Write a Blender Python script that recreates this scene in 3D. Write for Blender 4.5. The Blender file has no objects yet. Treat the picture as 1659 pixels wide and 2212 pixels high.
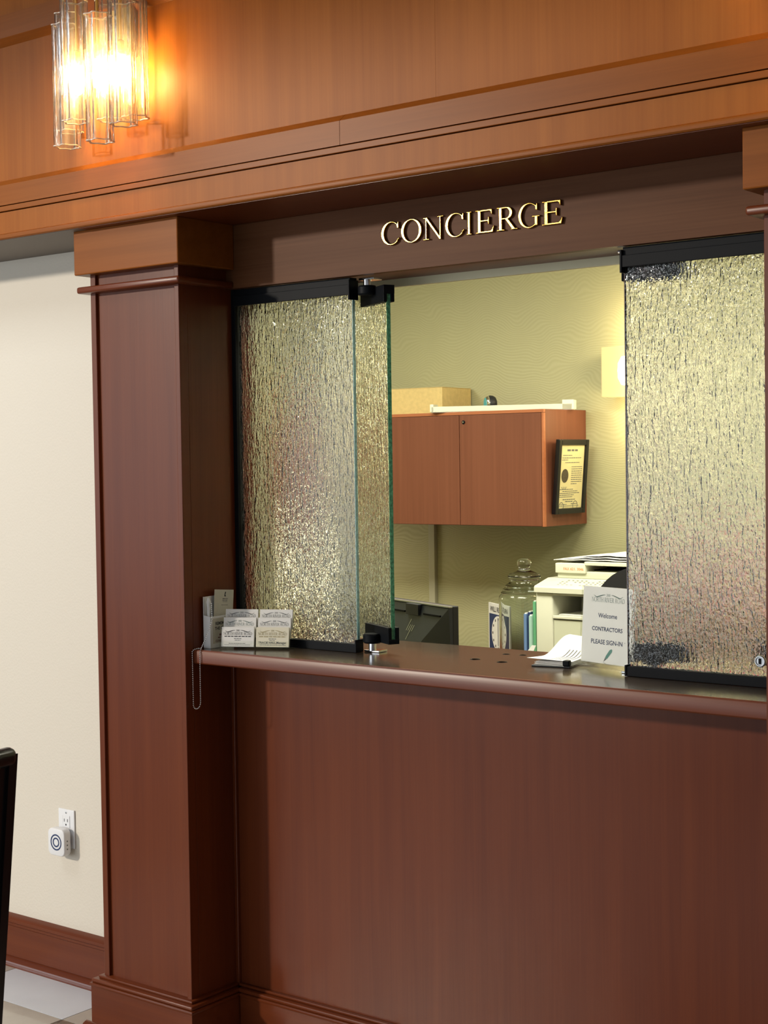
import bpy, bmesh, math, random
from mathutils import Vector, Matrix
random.seed(7)
S = bpy.context.scene
COL = S.collection

# ------------------------------------------------------------------ camera
CAM = Vector((2.83, -2.957, 1.56))
F_PX = 3291.05
yaw, pit, rol = math.radians(37.97788), math.radians(-1.96548), math.radians(-0.81941)
fw = Vector((-math.sin(yaw) * math.cos(pit), math.cos(yaw) * math.cos(pit), math.sin(pit)))
rt0 = Vector((math.cos(yaw), math.sin(yaw), 0))
up0 = rt0.cross(fw)
rt = rt0 * math.cos(rol) + up0 * math.sin(rol)
up = -rt0 * math.sin(rol) + up0 * math.cos(rol)
cd = bpy.data.cameras.new('camera')
cam = bpy.data.objects.new('camera', cd)
COL.objects.link(cam)
cd.sensor_fit = 'VERTICAL'
cd.sensor_height = 36
cd.sensor_width = 27
cd.lens = F_PX / 2212 * 36
cd.clip_start = 0.05
mw = Matrix.Identity(4)
for i in range(3):
    mw[i][0] = rt[i]; mw[i][1] = up[i]; mw[i][2] = -fw[i]; mw[i][3] = CAM[i]
cam.matrix_world = mw
S.camera = cam

# ------------------------------------------------------------------ world, lights, exposure
S.view_settings.view_transform = 'Standard'
S.view_settings.look = 'None'
S.view_settings.gamma = 1
S.view_settings.exposure = 0.0
S.view_settings.use_curve_mapping = False
try:
    S.cycles.use_denoising = True
    S.cycles.adaptive_threshold = 0.03
    S.cycles.max_bounces = 7
    S.cycles.diffuse_bounces = 2
    S.cycles.glossy_bounces = 3
    S.cycles.transmission_bounces = 6
    S.cycles.transparent_max_bounces = 14
    S.cycles.caustics_refractive = True
    S.cycles.caustics_reflective = False
    S.cycles.sample_clamp_indirect = 6
except Exception:
    pass
W = bpy.data.worlds.new('world')
S.world = W
W.use_nodes = True
W.node_tree.nodes['Background'].inputs['Color'].default_value = (0.95, 0.97, 1.0, 1)
W.node_tree.nodes['Background'].inputs['Strength'].default_value = 0.17

def area(name, loc, target, sx, sy, power, color):
    l = bpy.data.lights.new(name, 'AREA')
    l.shape = 'RECTANGLE'; l.size = sx; l.size_y = sy; l.energy = power; l.color = color
    o = bpy.data.objects.new(name, l)
    COL.objects.link(o)
    o.location = loc
    o.rotation_euler = (Vector(target) - Vector(loc)).to_track_quat('-Z', 'Y').to_euler()
    return o

def point(name, loc, power, color, r=0.05):
    l = bpy.data.lights.new(name, 'POINT')
    l.energy = power; l.color = color; l.shadow_soft_size = r
    o = bpy.data.objects.new(name, l)
    COL.objects.link(o)
    o.location = loc
    return o

# storefront daylight across the lobby
area('daylight_storefront', (-4.2, -7.2, 1.45), (-4.2, 0, 1.45), 11.5, 2.3, 205, (0.86, 0.935, 1.0))
# lamp high in the lobby that draws the crisp shadows under the header
point('lobby_ceiling_lamp', (-4.9, -7.4, 3.75), 1950, (1.0, 0.89, 0.75), 0.22)
# unseen overhead light, added to brighten the lobby floor and mouldings
area('lobby_floor_fill', (-1.5, -1.5, 3.03), (-1.5, -1.5, 0), 0.9, 0.9, 20, (0.86, 0.94, 1.0))
# fluorescent troffers in the office ceiling
area('office_troffer_light', (0.0, 0.85, 2.56), (0.0, 0.85, 0), 1.2, 0.6, 46, (1.0, 0.97, 0.80))
area('office_troffer_light.002', (1.5, 1.35, 2.56), (1.5, 1.35, 0), 0.6, 0.6, 30, (1.0, 0.97, 0.80))  # added panel light that brightens the view through the right pane
area('office_troffer_light.001', (-1.5, 0.95, 2.56), (-1.5, 0.95, 0), 0.6, 0.6, 24, (1.0, 0.97, 0.82))

# ------------------------------------------------------------------ material helpers
def newmat(name):
    m = bpy.data.materials.new(name)
    m.use_nodes = True
    nt = m.node_tree
    b = nt.nodes['Principled BSDF']
    return m, nt, b

def plain(name, col, rough=0.5, metal=0.0, spec=0.5, coat=0.0, emit=None, estr=0.0, noise=0.0, nscale=30, bump=0.0, bscale=200):
    m, nt, b = newmat(name)
    b.inputs['Base Color'].default_value = (*col, 1)
    b.inputs['Roughness'].default_value = rough
    b.inputs['Metallic'].default_value = metal
    b.inputs['Specular IOR Level'].default_value = spec
    b.inputs['Coat Weight'].default_value = coat
    if emit:
        b.inputs['Emission Color'].default_value = (*emit, 1)
        b.inputs['Emission Strength'].default_value = estr
    tc = None
    if noise > 0 or bump > 0:
        tc = nt.nodes.new('ShaderNodeTexCoord')
    if noise > 0:
        n = nt.nodes.new('ShaderNodeTexNoise'); n.inputs['Scale'].default_value = nscale; n.inputs['Detail'].default_value = 4
        r = nt.nodes.new('ShaderNodeValToRGB')
        r.color_ramp.elements[0].position = 0.3; r.color_ramp.elements[1].position = 0.7
        r.color_ramp.elements[0].color = (*[c * (1 - noise) for c in col], 1)
        r.color_ramp.elements[1].color = (*[min(1, c * (1 + noise)) for c in col], 1)
        nt.links.new(tc.outputs['Object'], n.inputs['Vector'])
        nt.links.new(n.outputs['Fac'], r.inputs['Fac'])
        nt.links.new(r.outputs['Color'], b.inputs['Base Color'])
    if bump > 0:
        n = nt.nodes.new('ShaderNodeTexNoise'); n.inputs['Scale'].default_value = bscale; n.inputs['Detail'].default_value = 2
        bp = nt.nodes.new('ShaderNodeBump'); bp.inputs['Strength'].default_value = bump; bp.inputs['Distance'].default_value = 0.002
        nt.links.new(tc.outputs['Object'], n.inputs['Vector'])
        nt.links.new(n.outputs['Fac'], bp.inputs['Height'])
        nt.links.new(bp.outputs['Normal'], b.inputs['Normal'])
    return m

def wood(name, dark, light, axis='z', rough=0.33, coat=0.05, seed=0.0, streak=34, crough=0.22, spec=0.27):
    m, nt, b = newmat(name)
    tc = nt.nodes.new('ShaderNodeTexCoord')
    def noise(sc_along, sc_across, detail, dist=0.0):
        mp = nt.nodes.new('ShaderNodeMapping')
        sc = [sc_across] * 3
        sc['xyz'.index(axis)] = sc_along
        mp.inputs['Scale'].default_value = sc
        mp.inputs['Location'].default_value = (seed, seed * 1.7, seed * 0.6)
        n = nt.nodes.new('ShaderNodeTexNoise')
        n.inputs['Scale'].default_value = 1.0
        n.inputs['Detail'].default_value = detail
        n.inputs['Distortion'].default_value = dist
        nt.links.new(tc.outputs['Object'], mp.inputs['Vector'])
        nt.links.new(mp.outputs['Vector'], n.inputs['Vector'])
        return n
    fine = noise(3.0, 190, 3)
    mid = noise(1.2, streak, 5, 0.4)
    broad = noise(0.8, 5, 3)
    def mix(a, bb, f):
        x = nt.nodes.new('ShaderNodeMath'); x.operation = 'MULTIPLY_ADD'
        nt.links.new(bb, x.inputs[0]); x.inputs[1].default_value = f
        nt.links.new(a, x.inputs[2])
        return x.outputs[0]
    s = nt.nodes.new('ShaderNodeMath'); s.operation = 'MULTIPLY'
    nt.links.new(mid.outputs['Fac'], s.inputs[0]); s.inputs[1].default_value = 0.42
    v = mix(s.outputs[0], fine.outputs['Fac'], 0.22)
    v = mix(v, broad.outputs['Fac'], 0.36)
    r = nt.nodes.new('ShaderNodeValToRGB')
    r.color_ramp.elements[0].position = 0.36; r.color_ramp.elements[0].color = (*dark, 1)
    r.color_ramp.elements[1].position = 0.64; r.color_ramp.elements[1].color = (*light, 1)
    nt.links.new(v, r.inputs['Fac'])
    nt.links.new(r.outputs['Color'], b.inputs['Base Color'])
    b.inputs['Roughness'].default_value = rough
    b.inputs['Specular IOR Level'].default_value = spec
    b.inputs['Coat Weight'].default_value = coat
    b.inputs['Coat Roughness'].default_value = crough
    bp = nt.nodes.new('ShaderNodeBump'); bp.inputs['Strength'].default_value = 0.06; bp.inputs['Distance'].default_value = 0.001
    nt.links.new(fine.outputs['Fac'], bp.inputs['Height'])
    nt.links.new(bp.outputs['Normal'], b.inputs['Normal'])
    return m

DK, LT = (0.106, 0.0215, 0.0062), (0.148, 0.0340, 0.0098)
M = {}
M['wood_v'] = wood('cherry_vertical', DK, LT, 'z')
M['wood_h'] = wood('cherry_horizontal', DK, LT, 'x', seed=3.0)
M['wood_y'] = wood('cherry_depth', DK, LT, 'y', seed=5.0)
M['frieze'] = wood('cherry_frieze_lit', (0.265, 0.077, 0.0085), (0.345, 0.110, 0.014), 'z', seed=8.0, rough=0.40, coat=0.0, spec=0.12)  # same cherry made brighter and oranger; the sconces' light is in the colour
M['rail'] = wood('cherry_rail_lit', (0.215, 0.062, 0.0085), (0.280, 0.087, 0.014), 'x', seed=2.0, rough=0.36, coat=0.0, spec=0.12)  # brightened like the frieze, lamp light painted into rails and pillar caps
M['wood_gloss'] = wood('cherry_glossy_moulding', DK, LT, 'x', seed=3.0, rough=0.16, coat=0.6, crough=0.08)
M['walnut'] = wood('sign_board_veneer', (0.090, 0.033, 0.0125), (0.150, 0.062, 0.027), 'x', seed=12.0, rough=0.45, coat=0.0, streak=14, spec=0.1)
M['counter'] = wood('dark_counter_laminate', (0.042, 0.029, 0.021), (0.056, 0.040, 0.030), 'x', rough=0.22, coat=0.3, seed=4.0, crough=0.10)
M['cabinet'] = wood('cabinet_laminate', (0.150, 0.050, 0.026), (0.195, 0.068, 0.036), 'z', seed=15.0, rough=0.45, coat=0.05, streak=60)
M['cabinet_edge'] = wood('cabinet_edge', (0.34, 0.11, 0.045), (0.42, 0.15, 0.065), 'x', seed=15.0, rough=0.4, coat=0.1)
M['black_metal'] = plain('black_anodised', (0.005, 0.006, 0.008), 0.5, 0.0, 0.10)
M['black_paint'] = plain('black_paint', (0.005, 0.005, 0.007), 0.3, 0.0, 0.35, 0.1)
M['black_fabric'] = plain('black_fabric', (0.010, 0.010, 0.012), 0.85, bump=0.4, bscale=900)
M['black_plastic'] = plain('black_plastic', (0.012, 0.014, 0.018), 0.5)
M['grey_plastic'] = plain('charcoal_plastic', (0.035, 0.042, 0.050), 0.45)
M['chrome'] = plain('chrome', (0.82, 0.82, 0.84), 0.12, 1.0)
M['steel'] = plain('brushed_steel', (0.55, 0.58, 0.60), 0.3, 1.0)
M['brass'] = plain('polished_brass', (0.66, 0.39, 0.10), 0.28, 1.0, bump=0.08, bscale=120)
M['brass_letter'] = plain('warm_brass', (0.50, 0.285, 0.065), 0.24, 1.0, bump=0.1, bscale=90)
M['white_plastic'] = plain('white_plastic', (0.80, 0.81, 0.83), 0.35)
M['cream_plastic'] = plain('cream_plastic', (0.74, 0.74, 0.60), 0.45)
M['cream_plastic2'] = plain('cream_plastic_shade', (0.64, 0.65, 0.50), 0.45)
M['paper'] = plain('white_paper', (0.84, 0.84, 0.82), 0.7, noise=0.02)
M['paper_grey'] = plain('grey_leaflet_paper', (0.56, 0.54, 0.47), 0.7, noise=0.03)
M['paper_cream'] = plain('cream_card', (0.82, 0.78, 0.62), 0.7)
M['parchment'] = plain('parchment', (0.66, 0.59, 0.32), 0.7, noise=0.05, nscale=12)
M['ink'] = plain('black_ink', (0.02, 0.02, 0.025), 0.7)
M['ink_grey'] = plain('grey_ink', (0.12, 0.13, 0.13), 0.7)
M['ink_soft'] = plain('pale_grey_ink', (0.36, 0.37, 0.35), 0.7)
M['ink_green'] = plain('green_grey_ink', (0.13, 0.19, 0.17), 0.7)
M['ink_gold'] = plain('gold_ink', (0.36, 0.30, 0.14), 0.7)
M['ink_blue'] = plain('navy_ink', (0.025, 0.04, 0.10), 0.7)
M['ink_orange'] = plain('orange_ink', (0.75, 0.30, 0.10), 0.7)
M['ink_red'] = plain('maroon_ink', (0.16, 0.04, 0.05), 0.7)
M['navy'] = plain('navy_print', (0.015, 0.035, 0.12), 0.6)
M['teal'] = plain('teal_print', (0.10, 0.26, 0.22), 0.6)
M['turquoise'] = plain('turquoise_face', (0.05, 0.48, 0.55), 0.3)
M['cardboard'] = plain('cardboard', (0.62, 0.46, 0.19), 0.8, noise=0.08, nscale=60)
M['blue_folder'] = plain('blue_folder', (0.14, 0.24, 0.46), 0.45)
M['green_folder'] = plain('green_folder', (0.14, 0.42, 0.22), 0.45)
M['aqua_folder'] = plain('aqua_folder', (0.40, 0.62, 0.55), 0.45)
M['pink'] = plain('pink_cloth', (0.62, 0.05, 0.14), 0.9, bump=0.3, bscale=120)
M['trim_cream'] = plain('cream_casing', (0.72, 0.68, 0.46), 0.5)
M['soffit'] = plain('soffit_paint', (0.16, 0.135, 0.115), 0.6)
M['office_ceiling'] = plain('office_ceiling', (0.72, 0.70, 0.60), 0.9, noise=0.04, nscale=60)
M['lobby_ceiling'] = plain('lobby_ceiling_paint', (0.62, 0.60, 0.56), 0.9)
M['carpet'] = plain('office_carpet', (0.10, 0.10, 0.09), 0.95, noise=0.3, nscale=300)
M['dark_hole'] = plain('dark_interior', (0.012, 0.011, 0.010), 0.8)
M['conduit'] = plain('painted_raceway', (0.42, 0.41, 0.30), 0.5)
M['tile_white'] = plain('pale_floor_tile', (0.74, 0.80, 0.88), 0.16, coat=0.4, noise=0.04, nscale=6)
M['tile_beige'] = plain('beige_floor_tile', (0.50, 0.47, 0.42), 0.18, coat=0.4, noise=0.08, nscale=9)
M['tile_brown'] = plain('mottled_brown_tile', (0.16, 0.115, 0.085), 0.25, noise=0.7, nscale=55)
M['grout'] = plain('grout', (0.20, 0.19, 0.17), 0.9)

def wallpaper_cream():
    m, nt, b = newmat('cream_dimpled_wallpaper')
    b.inputs['Base Color'].default_value = (0.70, 0.65, 0.56, 1)
    b.inputs['Roughness'].default_value = 0.6
    tc = nt.nodes.new('ShaderNodeTexCoord')
    v = nt.nodes.new('ShaderNodeTexVoronoi'); v.inputs['Scale'].default_value = 130
    bp = nt.nodes.new('ShaderNodeBump'); bp.inputs['Strength'].default_value = 0.22; bp.inputs['Distance'].default_value = 0.002
    nt.links.new(tc.outputs['Object'], v.inputs['Vector'])
    nt.links.new(v.outputs['Distance'], bp.inputs['Height'])
    nt.links.new(bp.outputs['Normal'], b.inputs['Normal'])
    return m
M['wallpaper'] = wallpaper_cream()

def wallpaper_wave():
    m, nt, b = newmat('olive_wave_wallpaper')
    b.inputs['Roughness'].default_value = 0.5
    tc = nt.nodes.new('ShaderNodeTexCoord')
    n = nt.nodes.new('ShaderNodeTexNoise'); n.inputs['Scale'].default_value = 6.5; n.inputs['Detail'].default_value = 0.5
    nt.links.new(tc.outputs['Object'], n.inputs['Vector'])
    sep = nt.nodes.new('ShaderNodeSeparateXYZ')
    nt.links.new(tc.outputs['Object'], sep.inputs['Vector'])
    a = nt.nodes.new('ShaderNodeMath'); a.operation = 'MULTIPLY_ADD'; a.inputs[1].default_value = 0.16
    nt.links.new(n.outputs['Fac'], a.inputs[0]); nt.links.new(sep.outputs['Z'], a.inputs[2])
    k = nt.nodes.new('ShaderNodeMath'); k.operation = 'MULTIPLY'; k.inputs[1].default_value = 520
    nt.links.new(a.outputs[0], k.inputs[0])
    si = nt.nodes.new('ShaderNodeMath'); si.operation = 'SINE'
    nt.links.new(k.outputs[0], si.inputs[0])
    r = nt.nodes.new('ShaderNodeValToRGB')
    r.color_ramp.elements[0].color = (0.388, 0.372, 0.212, 1); r.color_ramp.elements[1].color = (0.420, 0.404, 0.234, 1)
    h = nt.nodes.new('ShaderNodeMath'); h.operation = 'MULTIPLY_ADD'; h.inputs[1].default_value = 0.5; h.inputs[2].default_value = 0.5
    nt.links.new(si.outputs[0], h.inputs[0])
    nt.links.new(h.outputs[0], r.inputs['Fac'])
    nt.links.new(r.outputs['Color'], b.inputs['Base Color'])
    bp = nt.nodes.new('ShaderNodeBump'); bp.inputs['Strength'].default_value = 0.15; bp.inputs['Distance'].default_value = 0.002
    nt.links.new(h.outputs[0], bp.inputs['Height'])
    nt.links.new(bp.outputs['Normal'], b.inputs['Normal'])
    return m
M['wave'] = wallpaper_wave()

def glass_textured(name, tint, bumpstr=1.0, dist=0.0045):
    m, nt, b = newmat(name)
    b.inputs['Base Color'].default_value = (*tint, 1)
    b.inputs['Transmission Weight'].default_value = 1.0
    b.inputs['Roughness'].default_value = 0.02
    b.inputs['IOR'].default_value = 1.5
    tc = nt.nodes.new('ShaderNodeTexCoord')
    def nz(sc, detail, dist):
        mp = nt.nodes.new('ShaderNodeMapping'); mp.inputs['Scale'].default_value = sc
        n = nt.nodes.new('ShaderNodeTexNoise'); n.inputs['Scale'].default_value = 1; n.inputs['Detail'].default_value = detail; n.inputs['Distortion'].default_value = dist
        nt.links.new(tc.outputs['Object'], mp.inputs['Vector']); nt.links.new(mp.outputs['Vector'], n.inputs['Vector'])
        return n
    s = nz((130, 130, 22), 1.5, 0.7)
    f = nz((215, 215, 115), 1.0, 0.6)
    x_ = nt.nodes.new('ShaderNodeMath'); x_.operation = 'MULTIPLY_ADD'; x_.inputs[1].default_value = 0.55
    nt.links.new(f.outputs['Fac'], x_.inputs[0]); nt.links.new(s.outputs['Fac'], x_.inputs[2])
    h_ = x_.outputs[0]
    bp = nt.nodes.new('ShaderNodeBump'); bp.inputs['Strength'].default_value = bumpstr; bp.inputs['Distance'].default_value = dist
    nt.links.new(h_, bp.inputs['Height'])
    nt.links.new(bp.outputs['Normal'], b.inputs['Normal'])
    return m
M['rain_glass'] = glass_textured('rain_glass', (0.985, 0.99, 0.975))
M['rain_glass_green'] = glass_textured('rain_glass_green', (0.90, 0.985, 0.90))
M['smooth_glass'] = glass_textured('faintly_rippled_pane_face', (0.985, 0.99, 0.975), 1.0, 0.0012)
M['glass_edge'] = plain('green_glass_edge', (0.10, 0.34, 0.20), 0.15, coat=0.5, noise=0.5, nscale=140)
M['glass_edge_blue'] = plain('aqua_glass_edge', (0.22, 0.42, 0.45), 0.15, coat=0.5, noise=0.3, nscale=140)
M['glass_edge_dark'] = plain('dark_glass_edge', (0.16, 0.10, 0.08), 0.15, coat=0.5, noise=0.5, nscale=140)

def clear(name, tint=(1, 1, 1), trans=0.85, rough=0.05):
    m = bpy.data.materials.new(name); m.use_nodes = True
    nt = m.node_tree
    b = nt.nodes['Principled BSDF']
    b.inputs['Base Color'].default_value = (*tint, 1)
    b.inputs['Roughness'].default_value = rough
    b.inputs['Transmission Weight'].default_value = 1.0
    b.inputs['IOR'].default_value = 1.2
    t = nt.nodes.new('ShaderNodeBsdfTransparent'); t.inputs['Color'].default_value = (*tint, 1)
    mx = nt.nodes.new('ShaderNodeMixShader'); mx.inputs['Fac'].default_value = trans
    nt.links.new(b.outputs['BSDF'], mx.inputs[1]); nt.links.new(t.outputs['BSDF'], mx.inputs[2])
    nt.links.new(mx.outputs['Shader'], nt.nodes['Material Output'].inputs['Surface'])
    return m
M['acrylic'] = clear('clear_acrylic', (0.985, 0.99, 0.975), 0.85, 0.04)

def tube_glass():
    m = bpy.data.materials.new('fluted_tube_glass'); m.use_nodes = True
    nt = m.node_tree
    nt.nodes.remove(nt.nodes['Principled BSDF'])
    tc = nt.nodes.new('ShaderNodeTexCoord'); mp = nt.nodes.new('ShaderNodeMapping'); mp.inputs['Scale'].default_value = (170, 170, 13)
    n = nt.nodes.new('ShaderNodeTexNoise'); n.inputs['Scale'].default_value = 1; n.inputs['Detail'].default_value = 2
    bp = nt.nodes.new('ShaderNodeBump'); bp.inputs['Strength'].default_value = 0.7; bp.inputs['Distance'].default_value = 0.004
    nt.links.new(tc.outputs['Object'], mp.inputs['Vector']); nt.links.new(mp.outputs['Vector'], n.inputs['Vector'])
    nt.links.new(n.outputs['Fac'], bp.inputs['Height'])
    t = nt.nodes.new('ShaderNodeBsdfTransparent')
    d = nt.nodes.new('ShaderNodeBsdfTranslucent'); d.inputs['Color'].default_value = (1, 0.96, 0.88, 1)
    d2 = nt.nodes.new('ShaderNodeBsdfDiffuse'); d2.inputs['Color'].default_value = (1, 0.96, 0.88, 1)
    g = nt.nodes.new('ShaderNodeBsdfGlossy'); g.inputs['Roughness'].default_value = 0.12
    fr = nt.nodes.new('ShaderNodeFresnel'); fr.inputs['IOR'].default_value = 1.22
    for x in (d, d2, g, fr): nt.links.new(bp.outputs['Normal'], x.inputs['Normal'])
    m1 = nt.nodes.new('ShaderNodeMixShader'); m1.inputs['Fac'].default_value = 0.5
    nt.links.new(d.outputs[0], m1.inputs[1]); nt.links.new(d2.outputs[0], m1.inputs[2])
    vr = nt.nodes.new('ShaderNodeMath'); vr.operation = 'MULTIPLY_ADD'; vr.inputs[1].default_value = 0.26; vr.inputs[2].default_value = -0.055
    nt.links.new(n.outputs['Fac'], vr.inputs[0])
    m2 = nt.nodes.new('ShaderNodeMixShader')
    nt.links.new(vr.outputs[0], m2.inputs['Fac'])
    nt.links.new(t.outputs[0], m2.inputs[1]); nt.links.new(m1.outputs[0], m2.inputs[2])
    m3 = nt.nodes.new('ShaderNodeMixShader')
    nt.links.new(fr.outputs[0], m3.inputs['Fac']); nt.links.new(m2.outputs[0], m3.inputs[1]); nt.links.new(g.outputs[0], m3.inputs[2])
    nt.links.new(m3.outputs[0], nt.nodes['Material Output'].inputs['Surface'])
    return m
M['tube'] = tube_glass()
M['tube_rim'] = plain('cut_glass_rim', (0.95, 0.9, 0.78), 0.15, coat=0.4)
M['tube_rim'].node_tree.nodes['Principled BSDF'].inputs['Transmission Weight'].default_value = 0.35
def jar_glass():
    m, nt, b = newmat('green_tinted_jar_glass')
    b.inputs['Base Color'].default_value = (0.93, 0.97, 0.94, 1)
    b.inputs['Transmission Weight'].default_value = 1.0
    b.inputs['Roughness'].default_value = 0.02
    b.inputs['IOR'].default_value = 1.45
    return m
M['jar'] = jar_glass()
M['bulb'] = plain('lit_bulb', (1, 0.9, 0.7), 0.4, emit=(1.0, 0.70, 0.28), estr=150)
M['sconce_shade'] = plain('lit_amber_shade', (0.30, 0.22, 0.10), 0.5, emit=(1.0, 0.72, 0.30), estr=0.72)
M['sconce_core'] = plain('lit_sconce_tube', (1, 0.95, 0.85), 0.5, emit=(1.0, 0.88, 0.62), estr=9)
M['lamp_shade'] = plain('lit_lamp_shade', (0.9, 0.85, 0.65), 0.6, emit=(1.0, 0.92, 0.62), estr=5)
M['troffer'] = plain('lit_troffer_diffuser', (0.9, 0.9, 0.85), 0.5, emit=(1.0, 0.95, 0.75), estr=4.0)

# ------------------------------------------------------------------ geometry helpers
class B:
    """collects shapes in a bmesh"""
    def __init__(self):
        self.bm = bmesh.new()
    def box(self, x0, x1, y0, y1, z0, z1, bev=0.0, seg=2, rz=0.0, piv=None):
        t = bmesh.new()
        vs = [t.verts.new(p) for p in ((x0, y0, z0), (x1, y0, z0), (x1, y1, z0), (x0, y1, z0), (x0, y0, z1), (x1, y0, z1), (x1, y1, z1), (x0, y1, z1))]
        for f in ((0, 3, 2, 1), (4, 5, 6, 7), (0, 1, 5, 4), (1, 2, 6, 5), (2, 3, 7, 6), (3, 0, 4, 7)):
            t.faces.new([vs[i] for i in f])
        if bev > 0:
            bmesh.ops.bevel(t, geom=t.edges[:], offset=bev, segments=seg, affect='EDGES', profile=0.5)
        if rz:
            c = piv or ((x0 + x1) / 2, (y0 + y1) / 2, 0)
            bmesh.ops.rotate(t, verts=t.verts[:], cent=c, matrix=Matrix.Rotation(rz, 3, 'Z'))
        self.merge(t)
        return self
    def merge(self, t):
        me = bpy.data.meshes.new('tmp'); t.to_mesh(me); t.free()
        self.bm.from_mesh(me); bpy.data.meshes.remove(me)
        return self
    def mesh(self, me):
        self.bm.from_mesh(me); return self
    def prism(self, prof, axis, a0, a1):
        """profile (u,v) extruded along axis: x -> (y,z); y -> (x,z); z -> (x,y)"""
        def P(u, v, a):
            return {'x': (a, u, v), 'y': (u, a, v), 'z': (u, v, a)}[axis]
        t = bmesh.new()
        A = [t.verts.new(P(u, v, a0)) for u, v in prof]
        Bv = [t.verts.new(P(u, v, a1)) for u, v in prof]
        n = len(prof)
        t.faces.new(A); t.faces.new(Bv[::-1])
        for i in range(n):
            t.faces.new((A[i], Bv[i], Bv[(i + 1) % n], A[(i + 1) % n]))
        bmesh.ops.recalc_face_normals(t, faces=t.faces[:])
        return self.merge(t)
    def lathe(self, prof, c=(0, 0, 0), n=32, flutes=None, caps=True):
        t = bmesh.new()
        rings = []
        for r, z in prof:
            ring = []
            for i in range(n):
                a = 2 * math.pi * i / n
                rr = r * (flutes(a, z) if flutes else 1)
                ring.append(t.verts.new((c[0] + rr * math.cos(a), c[1] + rr * math.sin(a), c[2] + z)))
            rings.append(ring)
        for k in range(len(rings) - 1):
            for i in range(n):
                t.faces.new((rings[k][i], rings[k][(i + 1) % n], rings[k + 1][(i + 1) % n], rings[k + 1][i]))
        if caps:
            if prof[0][0] > 1e-5: t.faces.new(rings[0][::-1])
            if prof[-1][0] > 1e-5: t.faces.new(rings[-1])
        bmesh.ops.recalc_face_normals(t, faces=t.faces[:])
        return self.merge(t)
    def tube(self, pts, r, n=10, closed=False):
        t = bmesh.new()
        pts = [Vector(p) for p in pts]
        rings = []
        for k, p in enumerate(pts):
            d = (pts[min(k + 1, len(pts) - 1)] - pts[max(k - 1, 0)]).normalized()
            ref = Vector((0, 0, 1)) if abs(d.z) < 0.9 else Vector((1, 0, 0))
            u = d.cross(ref).normalized(); v = d.cross(u)
            rad = r[k] if isinstance(r, (list, tuple)) else r
            rings.append([t.verts.new(p + rad * (math.cos(2 * math.pi * i / n) * u + math.sin(2 * math.pi * i / n) * v)) for i in range(n)])
        for k in range(len(rings) - 1):
            for i in range(n):
                t.faces.new((rings[k][i], rings[k][(i + 1) % n], rings[k + 1][(i + 1) % n], rings[k + 1][i]))
        t.faces.new(rings[0][::-1]); t.faces.new(rings[-1])
        bmesh.ops.recalc_face_normals(t, faces=t.faces[:])
        return self.merge(t)
    def quad(self, pts):
        vs = [self.bm.verts.new(p) for p in pts]
        self.bm.faces.new(vs)
        return self
    def xf(self, m):
        bmesh.ops.transform(self.bm, matrix=m, verts=self.bm.verts[:]); return self
    def build(self, name, mat, parent=None, smooth=False, world=True, ang=35):
        """world=True: shapes are in world coordinates; they are moved under an unrotated parent"""
        off = Vector((0, 0, 0))
        if parent is not None and world:
            p = parent
            while p is not None:
                off += p.location; p = p.parent
        if off.length > 0:
            bmesh.ops.translate(self.bm, verts=self.bm.verts[:], vec=-off)
        me = bpy.data.meshes.new(name)
        self.bm.to_mesh(me); self.bm.free()
        o = bpy.data.objects.new(name, me)
        me.materials.append(M[mat] if isinstance(mat, str) else mat)
        if smooth:
            for pgn in me.polygons: pgn.use_smooth = True
            try:
                me.set_sharp_from_angle(angle=math.radians(ang))
            except Exception:
                pass
        COL.objects.link(o)
        if parent is not None: o.parent = parent
        return o

def tag(o, label=None, cat=None, group=None, kind=None):
    if label: o['label'] = label
    if cat: o['category'] = cat
    if group: o['group'] = group
    if kind: o['kind'] = kind
    return o

def thing(name, label, cat, loc=(0, 0, 0), rz=0.0, group=None, kind=None):
    o = bpy.data.objects.new(name, None)
    o.empty_display_size = 0.05
    COL.objects.link(o)
    o.location = loc
    o.rotation_euler = (0, 0, rz)
    return tag(o, label, cat, group, kind)

def copy_tree(o, parent=None):
    c = o.copy(); COL.objects.link(c)
    if parent is not None: c.parent = parent
    for ch in list(o.children):
        copy_tree(ch, c)
    return c

def struct(name, label, cat, loc=(0, 0, 0)):
    return thing(name, label, cat, loc, kind='structure')

# ---- lettering -----------------------------------------------------
def curve_mesh(loops, extrude=0.0, bevel=0.0):
    cu = bpy.data.curves.new('t', 'CURVE'); cu.dimensions = '2D'; cu.fill_mode = 'BOTH' if extrude or bevel else 'FRONT'
    cu.extrude = extrude; cu.bevel_depth = bevel; cu.bevel_resolution = 1; cu.offset = -bevel * 0.9
    for lp in loops:
        sp = cu.splines.new('POLY'); sp.points.add(len(lp) - 1)
        for i, (x, y) in enumerate(lp): sp.points[i].co = (x, y, 0, 1)
        sp.use_cyclic_u = True
    ob = bpy.data.objects.new('t', cu)
    me = bpy.data.meshes.new_from_object(ob)
    bpy.data.objects.remove(ob); bpy.data.curves.remove(cu)
    return me

def text_mesh(body, size, bold=0.0, align='CENTER'):
    cu = bpy.data.curves.new('t', 'FONT'); cu.body = body; cu.size = size; cu.align_x = align; cu.offset = bold * size
    cu.fill_mode = 'FRONT'; cu.resolution_u = 3
    ob = bpy.data.objects.new('t', cu)
    me = bpy.data.meshes.new_from_object(ob)
    bpy.data.objects.remove(ob); bpy.data.curves.remove(cu)
    return me

def text_fit(body, width, bold=0.0):
    me = text_mesh(body, 1.0, bold)
    xs = [v.co.x for v in me.vertices]; k = width / (max(xs) - min(xs)); c = (max(xs) + min(xs)) / 2
    me.transform(Matrix.Diagonal((k, k, 1, 1)) @ Matrix.Translation((-c, 0, 0)))
    return me

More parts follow.
